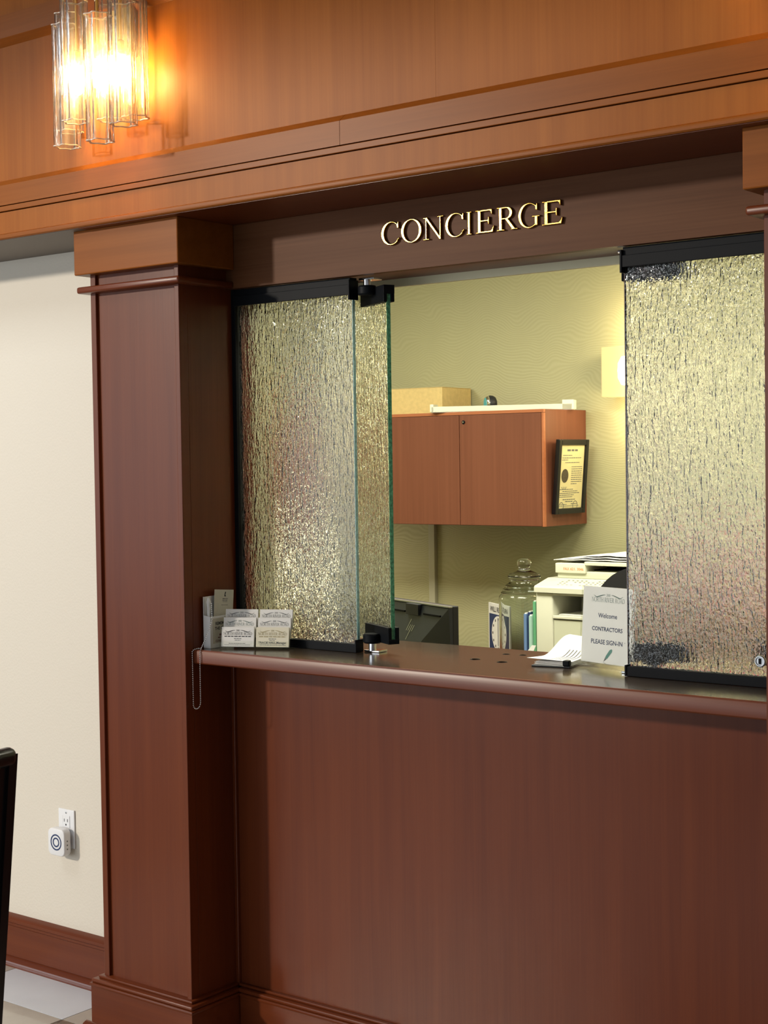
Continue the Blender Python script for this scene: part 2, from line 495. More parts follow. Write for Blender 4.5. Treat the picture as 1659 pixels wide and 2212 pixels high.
def arc(cx, cy, rx, ry, a0, a1, n=20):
    return [(cx + rx * math.cos(math.radians(a0 + (a1 - a0) * i / n)), cy + ry * math.sin(math.radians(a0 + (a1 - a0) * i / n))) for i in range(n + 1)]

def serif_h(x0, x1, y, t, w):     # slab from x0-w to x1+w at height y
    return [[(x0 - w, y), (x1 + w, y), (x1 + w, y + t), (x0 - w, y + t)]]

def glyph(ch):
    """roman capital with thick and thin strokes: cap height 1; returns (width, [shapes]); a shape is a list of loops"""
    T, t, s = 0.135, 0.062, 0.048
    def R(x0, x1, y0, y1): return [[(x0, y0), (x1, y0), (x1, y1), (x0, y1)]]
    sh = []
    if ch == 'I':
        w = 0.30; sh = [R(.075, .075 + T, 0, 1), R(0, w, 0, s), R(0, w, 1 - s, 1)]
    elif ch == 'E':
        w = .82
        sh = [R(.10, .10 + T, 0, 1), R(0, .25, 0, s), R(0, .25, 1 - s, 1), R(.1, .72, 1 - .07, 1), R(.1, .58, .49, .555), R(.1, .76, 0, .075),
              [[(.66, 1), (.74, 1), (.74, .77), (.71, .77), (.69, .88), (.62, .93)]], [[(.56, .36), (.6, .36), (.6, .68), (.56, .68), (.545, .56), (.545, .49)]],
              [[(.68, 0), (.77, 0), (.82, .27), (.785, .27), (.74, .14), (.66, .07)]]]
    elif ch == 'N':
        w = 1.0
        sh = [R(.12, .12 + t, 0, 1), R(.01, .30, 0, s), [[(0, 1), (.20, 1), (.88, .02), (.88, -.03), (.80, -.03), (.12, .93), (0, .955)]],
              R(.81, .81 + t, 0, 1), R(.70, .99, 1 - s, 1)]
    elif ch == 'C' or ch == 'G':
        w = .92 if ch == 'C' else 1.0
        o = arc(.49, .5, .49, .535, 42, 318, 40); i = arc(.525, .5, .385, .48, 316, 44, 40)
        sh = [[o + i], [[(.80, .72), (.885, .69), (.885, .99), (.85, .99), (.82, .90), (.78, .87)]]]
        if ch == 'C':
            sh.append([[(.79, .18), (.81, .14), (.92, .24), (.90, .28)]])
        else:
            sh += [R(.76, .76 + T, .06, .45), R(.64, 1.0, .42, .42 + s), [[(.72, .03), (.84, .08), (.84, .16), (.74, .12)]]]
    elif ch == 'O':
        w = 1.0; sh = [[arc(.5, .5, .5, .535, 0, 358, 44), arc(.5, .5, .365, .48, 0, 358, 44)]]
    elif ch == 'R':
        w = .92
        o = [(.2, 1)] + arc(.44, .735, .27, .265, 90, -90, 18) + [(.2, .47)]
        i = [(.2, .535)] + arc(.42, .735, .155, .20, -90, 90, 18) + [(.2, .935)]
        sh = [R(.10, .10 + T, 0, 1), R(0, .35, 0, s), R(0, .25, 1 - s, 1), [o + i], [[(.36, .50), (.50, .50), (.86, 0), (.70, 0)]], R(.64, .94, 0, s)]
    elif ch == 'T':
        w = .84; sh = [R(.345, .345 + T, 0, 1), R(.24, .60, 0, s), R(.02, .82, .93, 1), R(0, .05, .76, 1), R(.79, .84, .76, 1)]
    elif ch == 'H':
        w = 1.0; sh = [R(.10, .10 + T, 0, 1), R(.75, .75 + T, 0, 1), R(.2, .8, .47, .54), R(0, .35, 0, s), R(.65, 1, 0, s), R(0, .35, 1 - s, 1), R(.65, 1, 1 - s, 1)]
    elif ch == 'V':
        w = .95; sh = [[[(.06, 1), (.22, 1), (.53, .16), (.49, -.03), (.44, -.03)]], [[(.80, 1), (.87, 1), (.51, -.03), (.45, -.03), (.48, .1)]], R(0, .34, 1 - s, 1), R(.66, .95, 1 - s, 1)]
    elif ch == 'A':
        w = .95; sh = [[[(.44, 1.03), (.53, 1.03), (.90, 0), (.74, 0)]], [[(.44, 1.03), (.48, .88), (.17, 0), (.09, 0)]], R(.22, .74, .34, .40), R(0, .28, 0, s), R(.62, .97, 0, s)]
    elif ch == 'D':
        w = 1.0
        o = [(.15, 1)] + arc(.45, .5, .53, .5, 90, -90, 24) + [(.15, 0)]
        i = [(.15, .07)] + arc(.43, .5, .40, .43, -90, 90, 24) + [(.15, .93)]
        sh = [R(.10, .10 + T, 0, 1), [o + i], R(0, .2, 0, s), R(0, .2, 1 - s, 1)]
    elif ch == ' ':
        w = .35
    return w, sh

def glyph_mesh(ch, sx, sy, extrude=0.0, bevel=0.0):
    w, sh = glyph(ch)
    b = B()
    for loops in sh:
        lp = [[(x * sx, y * sy) for x, y in l] for l in loops]
        me = curve_mesh(lp, extrude, bevel); b.mesh(me); bpy.data.meshes.remove(me)
    return b

def flat(me, o, ux, uy, lift=0.0):
    """2D mesh to a plane in 3D"""
    ux, uy = Vector(ux).normalized(), Vector(uy).normalized(); n = ux.cross(uy)
    m = Matrix.Identity(4)
    for i in range(3):
        m[i][0] = ux[i]; m[i][1] = uy[i]; m[i][2] = n[i]; m[i][3] = o[i] + n[i] * lift
    me.transform(m)
    return me

_LOGO = None
def logo_mesh(width):
    """300 over a swash over NORTH RIVER ROAD, centred on x, baseline at y = 0"""
    global _LOGO
    if _LOGO is None:
        b = B(); x = 0
        for ch in 'NORTH RIVER ROAD':
            w, sh = glyph(ch)
            for loops in sh:
                me = curve_mesh([[(px * 0.92 + x, py * 1.25) for px, py in l] for l in loops]); b.mesh(me); bpy.data.meshes.remove(me)
            x += w * 0.92 + 0.04
        tot = x
        me = text_mesh('300', 1.05, 0.0); me.transform(Matrix.Translation((tot / 2, 1.62, 0))); b.mesh(me); bpy.data.meshes.remove(me)
        for sgn in (-1, 1):
            up_, lo_ = [], []
            for i in range(25):
                u = i / 24
                xx = tot / 2 + sgn * (1.15 + u * (tot / 2 - 1.9))
                yy = 2.05 - 0.75 * (0.5 - 0.5 * math.cos(math.pi * min(1, u * 1.15))) + (0.55 * max(0, u - 0.78) / 0.22 if u > 0.78 else 0)
                th = 0.05 + 0.11 * math.sin(math.pi * u)
                up_.append((xx, yy + th)); lo_.append((xx, yy - th))
            me = curve_mesh([up_ + lo_[::-1]]); b.mesh(me); bpy.data.meshes.remove(me)
        me = bpy.data.meshes.new('logo'); b.bm.to_mesh(me); b.bm.free()
        me.transform(Matrix.Translation((-tot / 2, 0, 0))); me.transform(Matrix.Diagonal((1 / tot, 1 / tot, 1, 1)))
        _LOGO = me
    c = _LOGO.copy(); c.transform(Matrix.Diagonal((width, width, 1, 1)))
    return c

def strips(rows):
    """rows of (x0, x1, y, h): unreadable lines of small print as broken bars"""
    b = B()
    for x0, x1, y, h in rows:
        x = x0
        while x < x1:
            w = min(random.uniform(2.2, 6.0) * h, x1 - x)
            b.quad([(x, y, 0), (x + w, y, 0), (x + w, y + h, 0), (x, y + h, 0)])
            x += w + h * 0.8
    me = bpy.data.meshes.new('strips'); b.bm.to_mesh(me); b.bm.free()
    return me

def print_on(name, meshes, mat, parent, world=False):
    b = B()
    for me in meshes:
        b.mesh(me); bpy.data.meshes.remove(me)
    return b.build(name, mat, parent, world=world)

# =================================================================== STRUCTURE
XL, XR = 0.0, 1.597          # inner faces of the two pillars
HB = 2.187                   # underside of the header

# floor with separate tiles
fl = struct('floor', 'glossy tiled lobby floor in beige and pale blue-white', 'floor')
B().box(-3.6, 4.2, -8.0, 0.05, -0.08, -0.004).build('subfloor', 'grout', fl)
JX, JY = -0.964, -0.189
def tile(x0, x1, y0, y1, mat):
    B().box(x0 + .0015, x1 - .0015, y0 + .0015, y1 - .0015, -0.004, 0.0).build('tile', mat, fl)
for i, (x0, x1) in enumerate(((-1.424, JX), (JX, JX + .46), (JX + .46, JX + .92), (JX + .92, JX + 1.38), (JX + 1.38, JX + 1.84), (JX + 1.84, JX + 2.3), (JX + 2.3, JX + 2.76))):
    tile(x0, x1, JY, 0.046, 'tile_white' if i in (1,) else 'tile_beige')
    for j in range(7):
        y1 = JY - .46 * j
        if i == 2 and j == 0:
            tile(x0, x1, y1 - .46, y1, 'tile_brown')
        else:
            tile(x0, x1, y1 - .46, y1, 'tile_beige')

# lobby left wall, with its baseboard
wl = struct('wall_left', 'cream dimpled wallpapered lobby wall left of the pillar', 'wall')
B().box(-3.6, -0.25, 0.045, 0.12, 0.0, HB).build('wallpaper_surface', 'wallpaper', wl)
bl = struct('baseboard_left', 'dark cherry moulded baseboard along the cream wall', 'baseboard')
B().prism([(.045, .02), (.030, .02), (.030, .122), (.045, .122)], 'x', -3.6, -0.30).build('board', 'wood_h', bl)
B().prism([(.045, .122), (.0295, .122), (.026, .126), (.026, .133), (.022, .137), (.022, .146), (.026, .150), (.034, .155), (.045, .158)], 'x', -3.6, -0.30).build('cap_moulding', 'wood_h', bl, smooth=True)
B().prism([(.045, 0), (.012, 0), (.012, .006), (.014, .014), (.018, .021), (.024, .026), (.030, .028), (.045, .028)], 'x', -3.6, -0.30).build('shoe_moulding', 'wood_gloss', bl, smooth=True)

# pillars
def pillar(x0, x1, label):
    t = struct('trim_1' if x0 < 1 else 'trim_2', label, 'pillar', ((x0 + x1) / 2, -0.03, 0))
    e = .030
    f = -.177
    B().box(x0 + .004, x1 - .004, f + .009, 0.11, 0, HB).build('shaft', 'wood_v', t)
    B().box(x0, x0 + .020, f, f + .030, .155, 2.07, .0015).build('stile', 'wood_v', t)
    B().box(x1 - .016, x1, f, f + .030, .155, 2.07, .0015).build('stile', 'wood_v', t)
    for xa, xb in ((x1 - .012, x1), (x0, x0 + .012)):
        B().box(xa, xb, f + .030, 0.11, .155, 2.07, .001).build('side_panel', 'wood_v', t)
    B().box(x0 - e, x1 + e, f - e, 0.0, 2.068, HB, .003).build('cap', 'rail', t)  # the cap's lit look comes from the brightened rail colour
    B().box(x0 - e + .003, x1 + e - .003, f - e + .003, 0.0, 2.019, 2.037, .006, 3).build('collar', 'wood_h', t, smooth=True)
    B().prism([(x0 - e + .004, f - e + .004), (x1 + e - .004, f - e + .004), (x1 + e - .004, -.004), (x0 - e + .004, -.004)], 'z', 0, .130).build('plinth', 'wood_h', t)
    B().box(x0 - e, x1 + e, f - e, -.002, .130, .139, .003).box(x0 - e + .004, x1 + e - .004, f - e + .004, -.002, .139, .150, .004, 3).box(x0 - .012, x1 + .012, f - .012, -.002, .150, .158, .003).build('plinth_moulding', 'wood_h', t, smooth=True)
    B().prism([(f - e - .018, 0), (f - e - .018, .008), (f - e - .014, .018), (f - e - .008, .025), (f - e + .004, .030), (f - e + .004, 0)], 'x', x0 - e - .018, x1 + e + .018).build('shoe_moulding', 'wood_gloss', t, smooth=True)
    return t
pillar(-.337, XL, 'square cherry wood pillar between the cream wall and the concierge window')
pillar(XR, XR + .337, 'square cherry wood pillar at the right end of the counter')

# header over the pillars
HX0, HX1 = -2.2, 2.6
hf = -.242
hd = struct('trim_3', 'wide cherry wood header with recessed frieze panels above the pillars', 'header')
B().prism([(hf, 2.187), (hf - .004, 2.190), (hf - .005, 2.195), (hf - .004, 2.200), (hf, 2.203), (-.20, 2.203), (-.20, 2.187)], 'x', HX0, HX1).build('bead', 'rail', hd, smooth=True)
B().box(HX0, HX1, hf + .002, -.20, 2.203, 2.262).build('fascia', 'frieze', hd)
B().box(HX0, HX1, hf - .002, -.20, 2.2645, 2.2785, .001).build('fillet', 'rail', hd)
def railp(z0, z1, zb):
    return [(hf - .002, z0), (hf - .002, z1), (-.222, zb), (-.20, zb), (-.20, z0)]
JT = .599
for a, c in ((HX0, JT - .0006), (JT + .0006, HX1)):
    B().prism(railp(2.281, 2.336, 2.354), 'x', a, c).build('lower_rail', 'rail', hd)
    B().prism([(hf - .002, 2.80), (hf - .002, 2.738), (-.222, 2.720), (-.20, 2.720), (-.20, 2.80)], 'x', a, c).build('upper_rail', 'rail', hd)
for a, c in ((HX0, -.90), (-.90, .856), (.856, HX1)):
    B().box(a + .0002, c - .0002, -.2225, -.20, 2.34, 2.735).build('frieze_panel', 'frieze', hd)
B().box(HX0, HX1, -.236, -.20, 2.80, 3.04).build('top_board', 'frieze', hd)
B().box(HX0, HX1, -.20, .12, HB + .002, 3.04).build('core', 'wood_h', hd)
B().box(HX0, -.31, -.238, .05, HB - .001, HB + .002).build('soffit', 'soffit', hd)
B().box(-.31, HX1, -.238, .0, HB - .0015, HB + .002).build('soffit_board', 'wood_h', hd)

# sign beam over the opening
bm_ = struct('trim_4', 'dark veneer beam over the concierge opening', 'beam')
B().box(XL + .0, XR - .0, 0.0, .022, 2.019, HB - .002).build('face_board', 'walnut', bm_)
B().box(XL, XR, .022, .185, 2.026, HB).build('core', 'wood_h', bm_)
B().box(XL, XR, .185, .197, 2.006, 2.12).build('casing', 'trim_cream', bm_)

# front panel below the counter
wf = struct('wall_front', 'reddish brown wood veneer panel below the concierge counter', 'wall')
B().box(XL, XR, 0.0, .03, .15, 1.037).build('veneer_panel', 'wood_v', wf)
B().box(XL, XL + .012, -.010, .0, .156, 1.037, .002).build('corner_strip', M['wood_v'], wf)
bf = struct('baseboard_front', 'cherry wood baseboard below the front panel', 'baseboard')
B().box(XL + .03, XR - .03, -.026, 0, 0, .130).build('board', 'wood_h', bf)
B().box(XL + .03, XR - .03, -.030, 0, .130, .139, .003).box(XL + .012, XR - .012, -.026, 0, .139, .150, .004, 3).box(XL + .012, XR - .012, -.012, 0, .150, .158, .003).build('cap_moulding', 'wood_h', bf, smooth=True)

# office shell behind the opening
BW = 2.476
wb = struct('wall_back', 'olive yellow wave-embossed wallpapered office wall', 'wall')
B().box(-2.7, 2.5, BW, BW + .08, 0, 2.6).build('wallpaper_surface', 'wave', wb)
ws = struct('wall_office_left', 'olive wallpapered office side wall left', 'wall')
B().box(-2.78, -2.7, .11, BW, 0, 2.6).build('wallpaper_surface', 'wave', ws)
ws = struct('wall_office_right', 'olive wallpapered office side wall right', 'wall')
B().box(2.5, 2.58, .11, BW, 0, 2.6).build('wallpaper_surface', 'wave', ws)
ws = struct('wall_office_front', 'wall between the office and the lobby', 'wall')
B().box(-2.7, -.337, .12, .19, 0, 2.6).box(XR + .337, 2.5, .12, .19, 0, 2.6).box(-.337, XL - .002, .112, .19, 0, 2.6).box(XR + .002, XR + .337, .112, .19, 0, 2.6).box(XL, XR, .122, .19, 2.19, 2.6).box(XL, XR, .04, .10, 0, 1.03).build('plaster', 'wave', ws)
oc = struct('ceiling', 'pale office ceiling with lit panels', 'ceiling')
B().box(-2.7, 2.5, .12, BW, 2.6, 2.66).build('ceiling_board', 'office_ceiling', oc)
of = struct('floor_office', 'dark office carpet', 'floor')
B().box(-2.7, 2.5, .05, BW, -.08, 0).build('carpet_surface', 'carpet', of)
lc = struct('ceiling_lobby', 'plain painted lobby ceiling', 'ceiling')
B().box(-3.6, 4.2, -3.2, .12, 3.045, 3.12).build('ceiling_board', 'lobby_ceiling', lc)
for i, (x, y, w, d) in enumerate(((0.0, 0.85, 1.2, .6), (-1.5, .95, .6, .6), (1.5, 1.35, .6, .6))):  # the last panel is an addition, for a brighter right pane
    t = thing('ceiling_light', ['long rectangular ceiling light panel inside the office', 'square ceiling light panel at the far left inside the office', 'unseen square ceiling light panel added at the right inside the office'][i], 'ceiling light', (x, y, 2.6))
    B().box(x - w / 2 - .02, x + w / 2 + .02, y - d / 2 - .02, y + d / 2 + .02, 2.585, 2.6).build('frame', 'white_plastic', t)
    B().box(x - w / 2, x + w / 2, y - d / 2, y + d / 2, 2.578, 2.585).build('diffuser', 'troffer', t)

# =================================================================== GLASS WINDOWS
GY0, GY1 = .026, .036
def one_side(o, sy):
    """patterned on one face, smooth on the face that looks along local y = sy"""
    o.data.materials.append(M['smooth_glass'])
    for p in o.data.polygons:
        if p.normal.y * sy > .9: p.material_index = 1
    return o
def fixed_window(n, x0, x1, label, edge_x, edgemat, jamb):
    t = struct('window_%d' % n, label, 'window', ((x0 + x1) / 2, .03, 1.073))
    one_side(B().box(x0, x1, GY0, GY1, 1.085, 1.99).build('glass_pane', 'rain_glass', t), -1)
    ex0, ex1 = (x1, x1 + .0012) if edge_x == 'r' else (x0 - .0012, x0)
    B().box(ex0, ex1, GY0, GY1, 1.085, 1.99).build('pane_edge', edgemat, t)
    B().box(x0, x1, .018, .046, 1.985, 2.018, .001).build('top_channel', 'black_metal', t)
    B().box(x0, x1, .012, .018, 1.974, 2.0, .001).build('top_channel_lip', 'black_metal', t)
    B().box(x0, x1, .018, .046, 1.0735, 1.095, .001).build('bottom_channel', 'black_metal', t)
    if jamb == 'l':
        B().box(x0 - .012, x0 + .002, .016, .046, 1.0735, 2.018, .001).build('side_channel', 'black_metal', t)
        B().box(x1 - .001, x1 + .004, .016, .047, 1.0735, 1.106, .001).build('end_cap', 'black_metal', t)
        B().box(x1 - .001, x1 + .004, .010, .047, 1.962, 2.012, .001).build('end_cap', 'black_metal', t)
    else:
        B().box(x1 - .002, x1 + .012, .016, .046, 1.0735, 2.018, .001).build('side_channel', 'black_metal', t)
        B().box(x0 - .004, x0 + .001, .016, .047, 1.0735, 1.098, .001).build('end_cap', 'black_metal', t)
        B().box(x0 - .004, x0 + .001, .010, .047, 1.962, 2.012, .001).build('end_cap', 'black_metal', t)
    return t
fixed_window(1, .0125, .409, 'fixed rain-textured glass pane in a black channel beside the left pillar', 'r', 'glass_edge_blue', 'l')
w2 = fixed_window(2, 1.182, XR - .0125, 'fixed rain-textured glass pane in a black channel beside the right pillar', 'l', 'glass_edge_dark', 'r')
# lock cylinder on the right fixed pane
B().lathe([(.0005, -.002), (.010, -.002), (.0125, 0), (.0125, .004), (.011, .006), (.009, .006), (.008, .004), (.0005, .004)], n=24).xf(Matrix.Translation((1.495, .026, 1.128)) @ Matrix.Rotation(math.radians(90), 4, 'X')).build('lock_cylinder', 'steel', w2, smooth=True)
B().box(1.4925, 1.4975, .0195, .024, 1.122, 1.134, .0005).build('key_slot', 'black_metal', w2)

# swinging doors, folded back behind the fixed panes
def swing_door(n, E, ang, L, label, thick_mat):
    """E: free corner by the pivot on the camera side; local x runs along the pane, local y away from the lobby"""
    t = struct('door_%d' % n, label, 'glass door', (E[0], E[1], 0))
    t.rotation_euler = (0, 0, ang)
    sgn = 1 if n == 2 else -1      # local y towards the office
    def bx(x0, x1, y0, y1, z0, z1, name, mat, bev=.0015):
        ya, yb = sorted((sgn * y0, sgn * y1))
        return B().box(x0, x1, ya, yb, z0, z1, bev).build(name, mat, t, world=False)
    gp = B().box(.0015, L, min(sgn * .010, sgn * .020), max(sgn * .010, sgn * .020), 1.100, 1.992)
    one_side(gp.build('glass_pane', 'rain_glass_green', t, world=False), -sgn)
    bx(0, .0014, .010, .020, 1.104, 1.985, 'pane_edge', thick_mat, 0)
    for z0, z1, s in ((1.100, 1.142, 1), (1.950, 1.992, -1)):
        for y0, y1 in ((0, .0098), (.0202, .030)):
            bx(-.004, .142, y0, y1, z0, z1, 'clamp_plate', 'black_metal')
        zc = (z0, z0 + .012) if s == 1 else (z1 - .022, z1)
        bx(-.0045, .0005, .0, .030, *zc, 'clamp_block', 'black_metal', .001)
        hz = (1.098, 1.122) if s == 1 else (1.972, 1.996)
        B().lathe([(.0005, hz[0]), (.021, hz[0]), (.024, hz[0] + .004), (.024, hz[1] - .004), (.021, hz[1]), (.0005, hz[1])], (.068, -sgn * .012, 0), 28).build('hub', 'black_metal', t, smooth=True, world=False)
        rz = (1.0785, 1.098) if s == 1 else (1.996, 2.012)
        B().lathe([(.0005, rz[0]), (.010, rz[0]), (.010, rz[1]), (.0005, rz[1])], (.068, -sgn * .012, 0), 20).build('pivot_pin', 'chrome', t, smooth=True, world=False)
    return t
dv = Vector((-.884, .467)); a1 = math.atan2(dv.y, dv.x)
d1 = swing_door(1, (.509, .024), a1, .385, 'rain-textured glass door with green edge folded back at the left of the opening', 'glass_edge')
dv2 = Vector((.953, .304)); a2 = math.atan2(dv2.y, dv2.x)
d2 = swing_door(2, (1.158, .062), a2, .385, 'rain-textured glass door folded back behind the right fixed pane', 'glass_edge_dark')
B().box(.30, .38, .0, .030, 1.100, 1.150, .0015).build('lock_patch', 'black_metal', d2, world=False)
B().box(.335, .38, -.012, .036, 1.165, 1.215, .004).build('handle_block', 'black_metal', d2, world=False)
# pivot plates (on counter and under beam) belong to the doors
for d, x0, x1, y0, y1 in ((d1, .412, .46, .050, .085), (d2, 1.150, 1.176, .052, .09)):
    for z0, z1 in ((1.0735, 1.0785), (2.012, 2.018)):
        b = B().box(x0, x1, y0, y1, z0, z1, .001)
        m = (Matrix.Translation(d.location) @ Matrix.Rotation(d.rotation_euler.z, 4, 'Z')).inverted()
        b.xf(m).build('pivot_plate', 'chrome', d, world=False)

# =================================================================== COUNTER
ct = thing('counter_top', 'dark glossy wood counter with reddish brown front edge below the glass', 'counter', ((XL + XR) / 2, 0, 1.037))
b = B().box(XL + .001, XR - .001, -.141, .287, 1.0375, 1.073)
slab = b.build('slab', 'counter', ct)
holes = ((.734, .079, .0125), (.817, .071, .0125), (.745, .199, .009), (.790, .206, .009))
cut = B()
for x, y, r in holes:
    cut.lathe([(r, 1.02), (r, 1.09)], (x, y, 0), 24)
co = cut.build('cutter', 'dark_hole')
md = slab.modifiers.new('holes', 'BOOLEAN'); md.operation = 'DIFFERENCE'; md.object = co; md.solver = 'EXACT'
co.location = -ct.location
bpy.context.view_layer.update()
co.location = (0, 0, 0)
bpy.context.view_layer.update()
dg = bpy.context.evaluated_depsgraph_get()
nm = bpy.data.meshes.new_from_object(slab.evaluated_get(dg))
slab.modifiers.clear(); old = slab.data; slab.data = nm; bpy.data.meshes.remove(old)
bpy.data.objects.remove(co)
B().prism([(-.141, 1.037), (-.149, 1.037), (-.1515, 1.040), (-.1515, 1.069), (-.149, 1.073), (-.141, 1.073)], 'x', XL + .001, XR - .001).build('front_edge', M['wood_h'], ct, smooth=True)
for x, y, r in holes:
    B().lathe([(r - .0006, 1.038), (r - .0006, 1.0725), (r - .0001, 1.0732), (r + .0012, 1.0734), (r + .0012, 1.0731)], (x, y, 0), 24, caps=False).build('hole_rim', 'counter', ct, smooth=True)

# =================================================================== CONCIERGE LETTERS
sg = thing('concierge_sign', 'raised brass letters spelling CONCIERGE on the beam', 'sign', (.79, -.001, 2.0805))
LET = [('C', .5304, .5858), ('O', .5912, .6531), ('N', .6572, .7173), ('C', .7225, .7772), ('I', .7841, .7981), ('E', .8095, .8607), ('R', .8686, .9242), ('G', .9272, .9852), ('E', .9906, 1.0449)]
for ch, xa, xb in LET:
    w, _ = glyph(ch)
    g = glyph_mesh(ch, (xb - xa) / w, .0535, .0024, .0012)
    m = Matrix.Translation((xa, -.0037, 2.0825)) @ Matrix.Rotation(math.radians(90), 4, 'X')
    g.xf(m).build('letter', 'brass_letter', sg, smooth=True, ang=25)

# =================================================================== LOBBY WALL SCONCES
def sconce(cx):
    t = thing('wall_sconce', '', 'wall lamp', (cx, -.2225, 2.52))
    B().box(cx - .05, cx + .05, -.236, -.2225, 2.60, 2.86, .004).build('backplate', 'brass', t)
    B().tube([(cx, -.236, 2.80), (cx, -.28, 2.815), (cx, -.30, 2.81)], .008).build('arm', 'brass', t, smooth=True)
    B().lathe([(.0005, 2.795), (.115, 2.795), (.115, 2.803), (.0005, 2.803)], (cx, -.31, 0), 40).build('hanging_plate', 'brass', t, smooth=True)
    tubes = [(-.142, -.298, 2.388, .312), (-.045, -.352, 2.430, .305), (.068, -.372, 2.362, .310), (.110, -.332, 2.404, .305), (-.165, -.268, 2.435, .305), (.085, -.268, 2.435, .305), (.0, -.275, 2.44, .30)]
    def fl(a, z): return 1 + .125 * math.cos(6 * a) + .012 * math.sin(23 * a + z * 60)
    for k, (dx, y, z, L) in enumerate(tubes):
        n = 48; R = .0315; w = .0035
        prof = [(R - w, z)] + [(R, z)] + [(R * (1 + .012 * math.sin(i * 1.9 + k)), z + L * i / 8) for i in range(1, 8)] + [(R, z + L), (R - w, z + L)] + [(R - w, z + L * i / 8) for i in range(7, 0, -1)] + [(R - w, z)]
        B().lathe(prof, (cx + dx, y, 0), n, fl, caps=False).build('glass_tube', 'tube', t, smooth=True, ang=60)
        for zr in (z, z + L):
            B().lathe([(R - w - .0004, zr - .001), (R + .0012, zr - .0015), (R + .0014, zr + .001), (R - w - .0004, zr + .0012), (R - w - .0004, zr - .001)], (cx + dx, y, 0), n, fl, caps=False).build('tube_rim', 'tube_rim', t, smooth=True, ang=60)
        B().tube([(cx + dx, y, z + L - .006), (cx + dx, y, 2.797)], .0015, 6).build('hanger_wire', 'brass', t)
    for dx, y in ((-.085, -.308), (.005, -.318), (.075, -.305)):
        b = B().lathe([(.0005, 2.51), (.010, 2.515), (.016, 2.53), (.0175, 2.545), (.015, 2.565), (.009, 2.585), (.0005, 2.59)], (cx + dx, y, 0), 20)
        b.build('bulb', 'bulb', t, smooth=True)
        B().lathe([(.009, 2.585), (.011, 2.59), (.011, 2.62), (.004, 2.625), (.004, 2.797)], (cx + dx, y, 0), 14).build('lamp_socket', 'brass', t, smooth=True)
    return t
sA = sconce(-.134)
sA['label'] = 'lit wall sconce of fluted glass tubes at top left of the header'
sB = copy_tree(sA); sB.location.x = 1.845
sB['label'] = 'lit glass tube wall sconce mostly cut off at the top right corner'
for o in (sA, sB): o['group'] = 'glass tube sconces on the header'
for cx in (-.134, 1.845):
    point('sconce_bulb_light', (cx + .03, -.335, 2.545), 13, (1.0, 0.50, 0.13), .08)

# =================================================================== OFFICE FURNITURE
CF = 2.146
def cabinet(x0, x1, label, lock):
    t = thing('overhead_cabinet', label, 'cabinet', ((x0 + x1) / 2, (CF + BW) / 2, 1.287), group='overhead cabinets on the office wall')
    B().box(x0, x1, CF + .018, BW - .001, 1.287, 1.7505, .001).build('body', 'cabinet', t)
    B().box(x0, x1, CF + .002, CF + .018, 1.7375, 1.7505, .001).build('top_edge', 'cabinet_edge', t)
    xm = (x0 + x1) / 2
    for i, (a, c) in enumerate(((x0 + .002, xm - .0015), (xm + .0015, x1 - .010))):
        d = B().box(a, c, CF, CF + .0175, 1.289, 1.736, .001).build('door', 'cabinet', t)
        if i == 1 and lock:
            B().lathe([(.0005, 0), (.0075, 0), (.0075, .003), (.005, .004), (.0005, .004)], n=18).xf(Matrix.Translation((a + .021, CF - .0, 1.708)) @ Matrix.Rotation(math.radians(90), 4, 'X')).build('lock', 'black_metal', d, smooth=True)
            B().lathe([(.0005, 0), (.003, 0), (.003, .0012), (.0005, .0012)], n=12).xf(Matrix.Translation((a + .021, CF - .004, 1.708)) @ Matrix.Rotation(math.radians(90), 4, 'X')).build('key_plug', 'chrome', d, smooth=True)
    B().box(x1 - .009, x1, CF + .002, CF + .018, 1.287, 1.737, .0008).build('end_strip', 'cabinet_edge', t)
    return t
cabinet(-1.160, -.356, 'cherry laminate overhead cabinet with a small lock and a framed certificate on its side', True)
cabinet(-1.966, -1.163, 'cherry laminate overhead cabinet seen through the left textured glass', False)

# certificate hung on the cabinet side, top tilted out
cf = thing('framed_certificate', 'black framed cream certificate hanging on the side of the overhead cabinet', 'certificate', (-.353, 2.310, 1.335))
cf.rotation_euler = (0, 0, 0)
hgt = .297; wd = .229
tilt = math.atan2(.024, hgt)
def cfm(b):   # local: x across (world +y), y up, z outward (world +x)
    m = Matrix(((0, math.sin(tilt) * 1.0, math.cos(tilt), 0), (1, 0, 0, 0), (0, math.cos(tilt), -math.sin(tilt), 0), (0, 0, 0, 1)))
    return b.xf(m)
fb = .022
for nm_, (a, c, d, e) in {'frame_side': (-wd / 2, -wd / 2 + fb, 0, hgt), 'frame_side_': (wd / 2 - fb, wd / 2, 0, hgt), 'frame_rail': (-wd / 2 + fb, wd / 2 - fb, 0, fb), 'frame_rail_': (-wd / 2 + fb, wd / 2 - fb, hgt - fb, hgt)}.items():
    cfm(B().box(a, c, d, e, 0.001, .019, .002)).build(nm_.strip('_'), 'black_paint', cf, world=False)
sheet = cfm(B().box(-wd / 2 + fb, wd / 2 - fb, fb, hgt - fb, .006, .011)).build('certificate_sheet', 'parchment', cf, world=False)
def on_cert(me, lift=.0113):
    b = B().mesh(me); bpy.data.meshes.remove(me)
    return b.xf(Matrix.Translation((0, 0, lift)))
ttl = strips([(-.040, .040, .0, .0075)])
rows = []
for y, a, c in ((.232, -.07, .0), (.222, -.075, .07), (.214, -.075, -.03), (.203, -.05, .06)): rows.append((a, c, y, .0028))
for k in range(9): rows.append((.0, .082 if k < 8 else .045, .186 - k * .0085, .0028))
for k, (a, c) in enumerate(((-.08, .02), (-.06, .055), (-.08, .07), (-.08, .03), (-.08, .02))): rows.append((a, c, .096 - k * .0075, .0028))
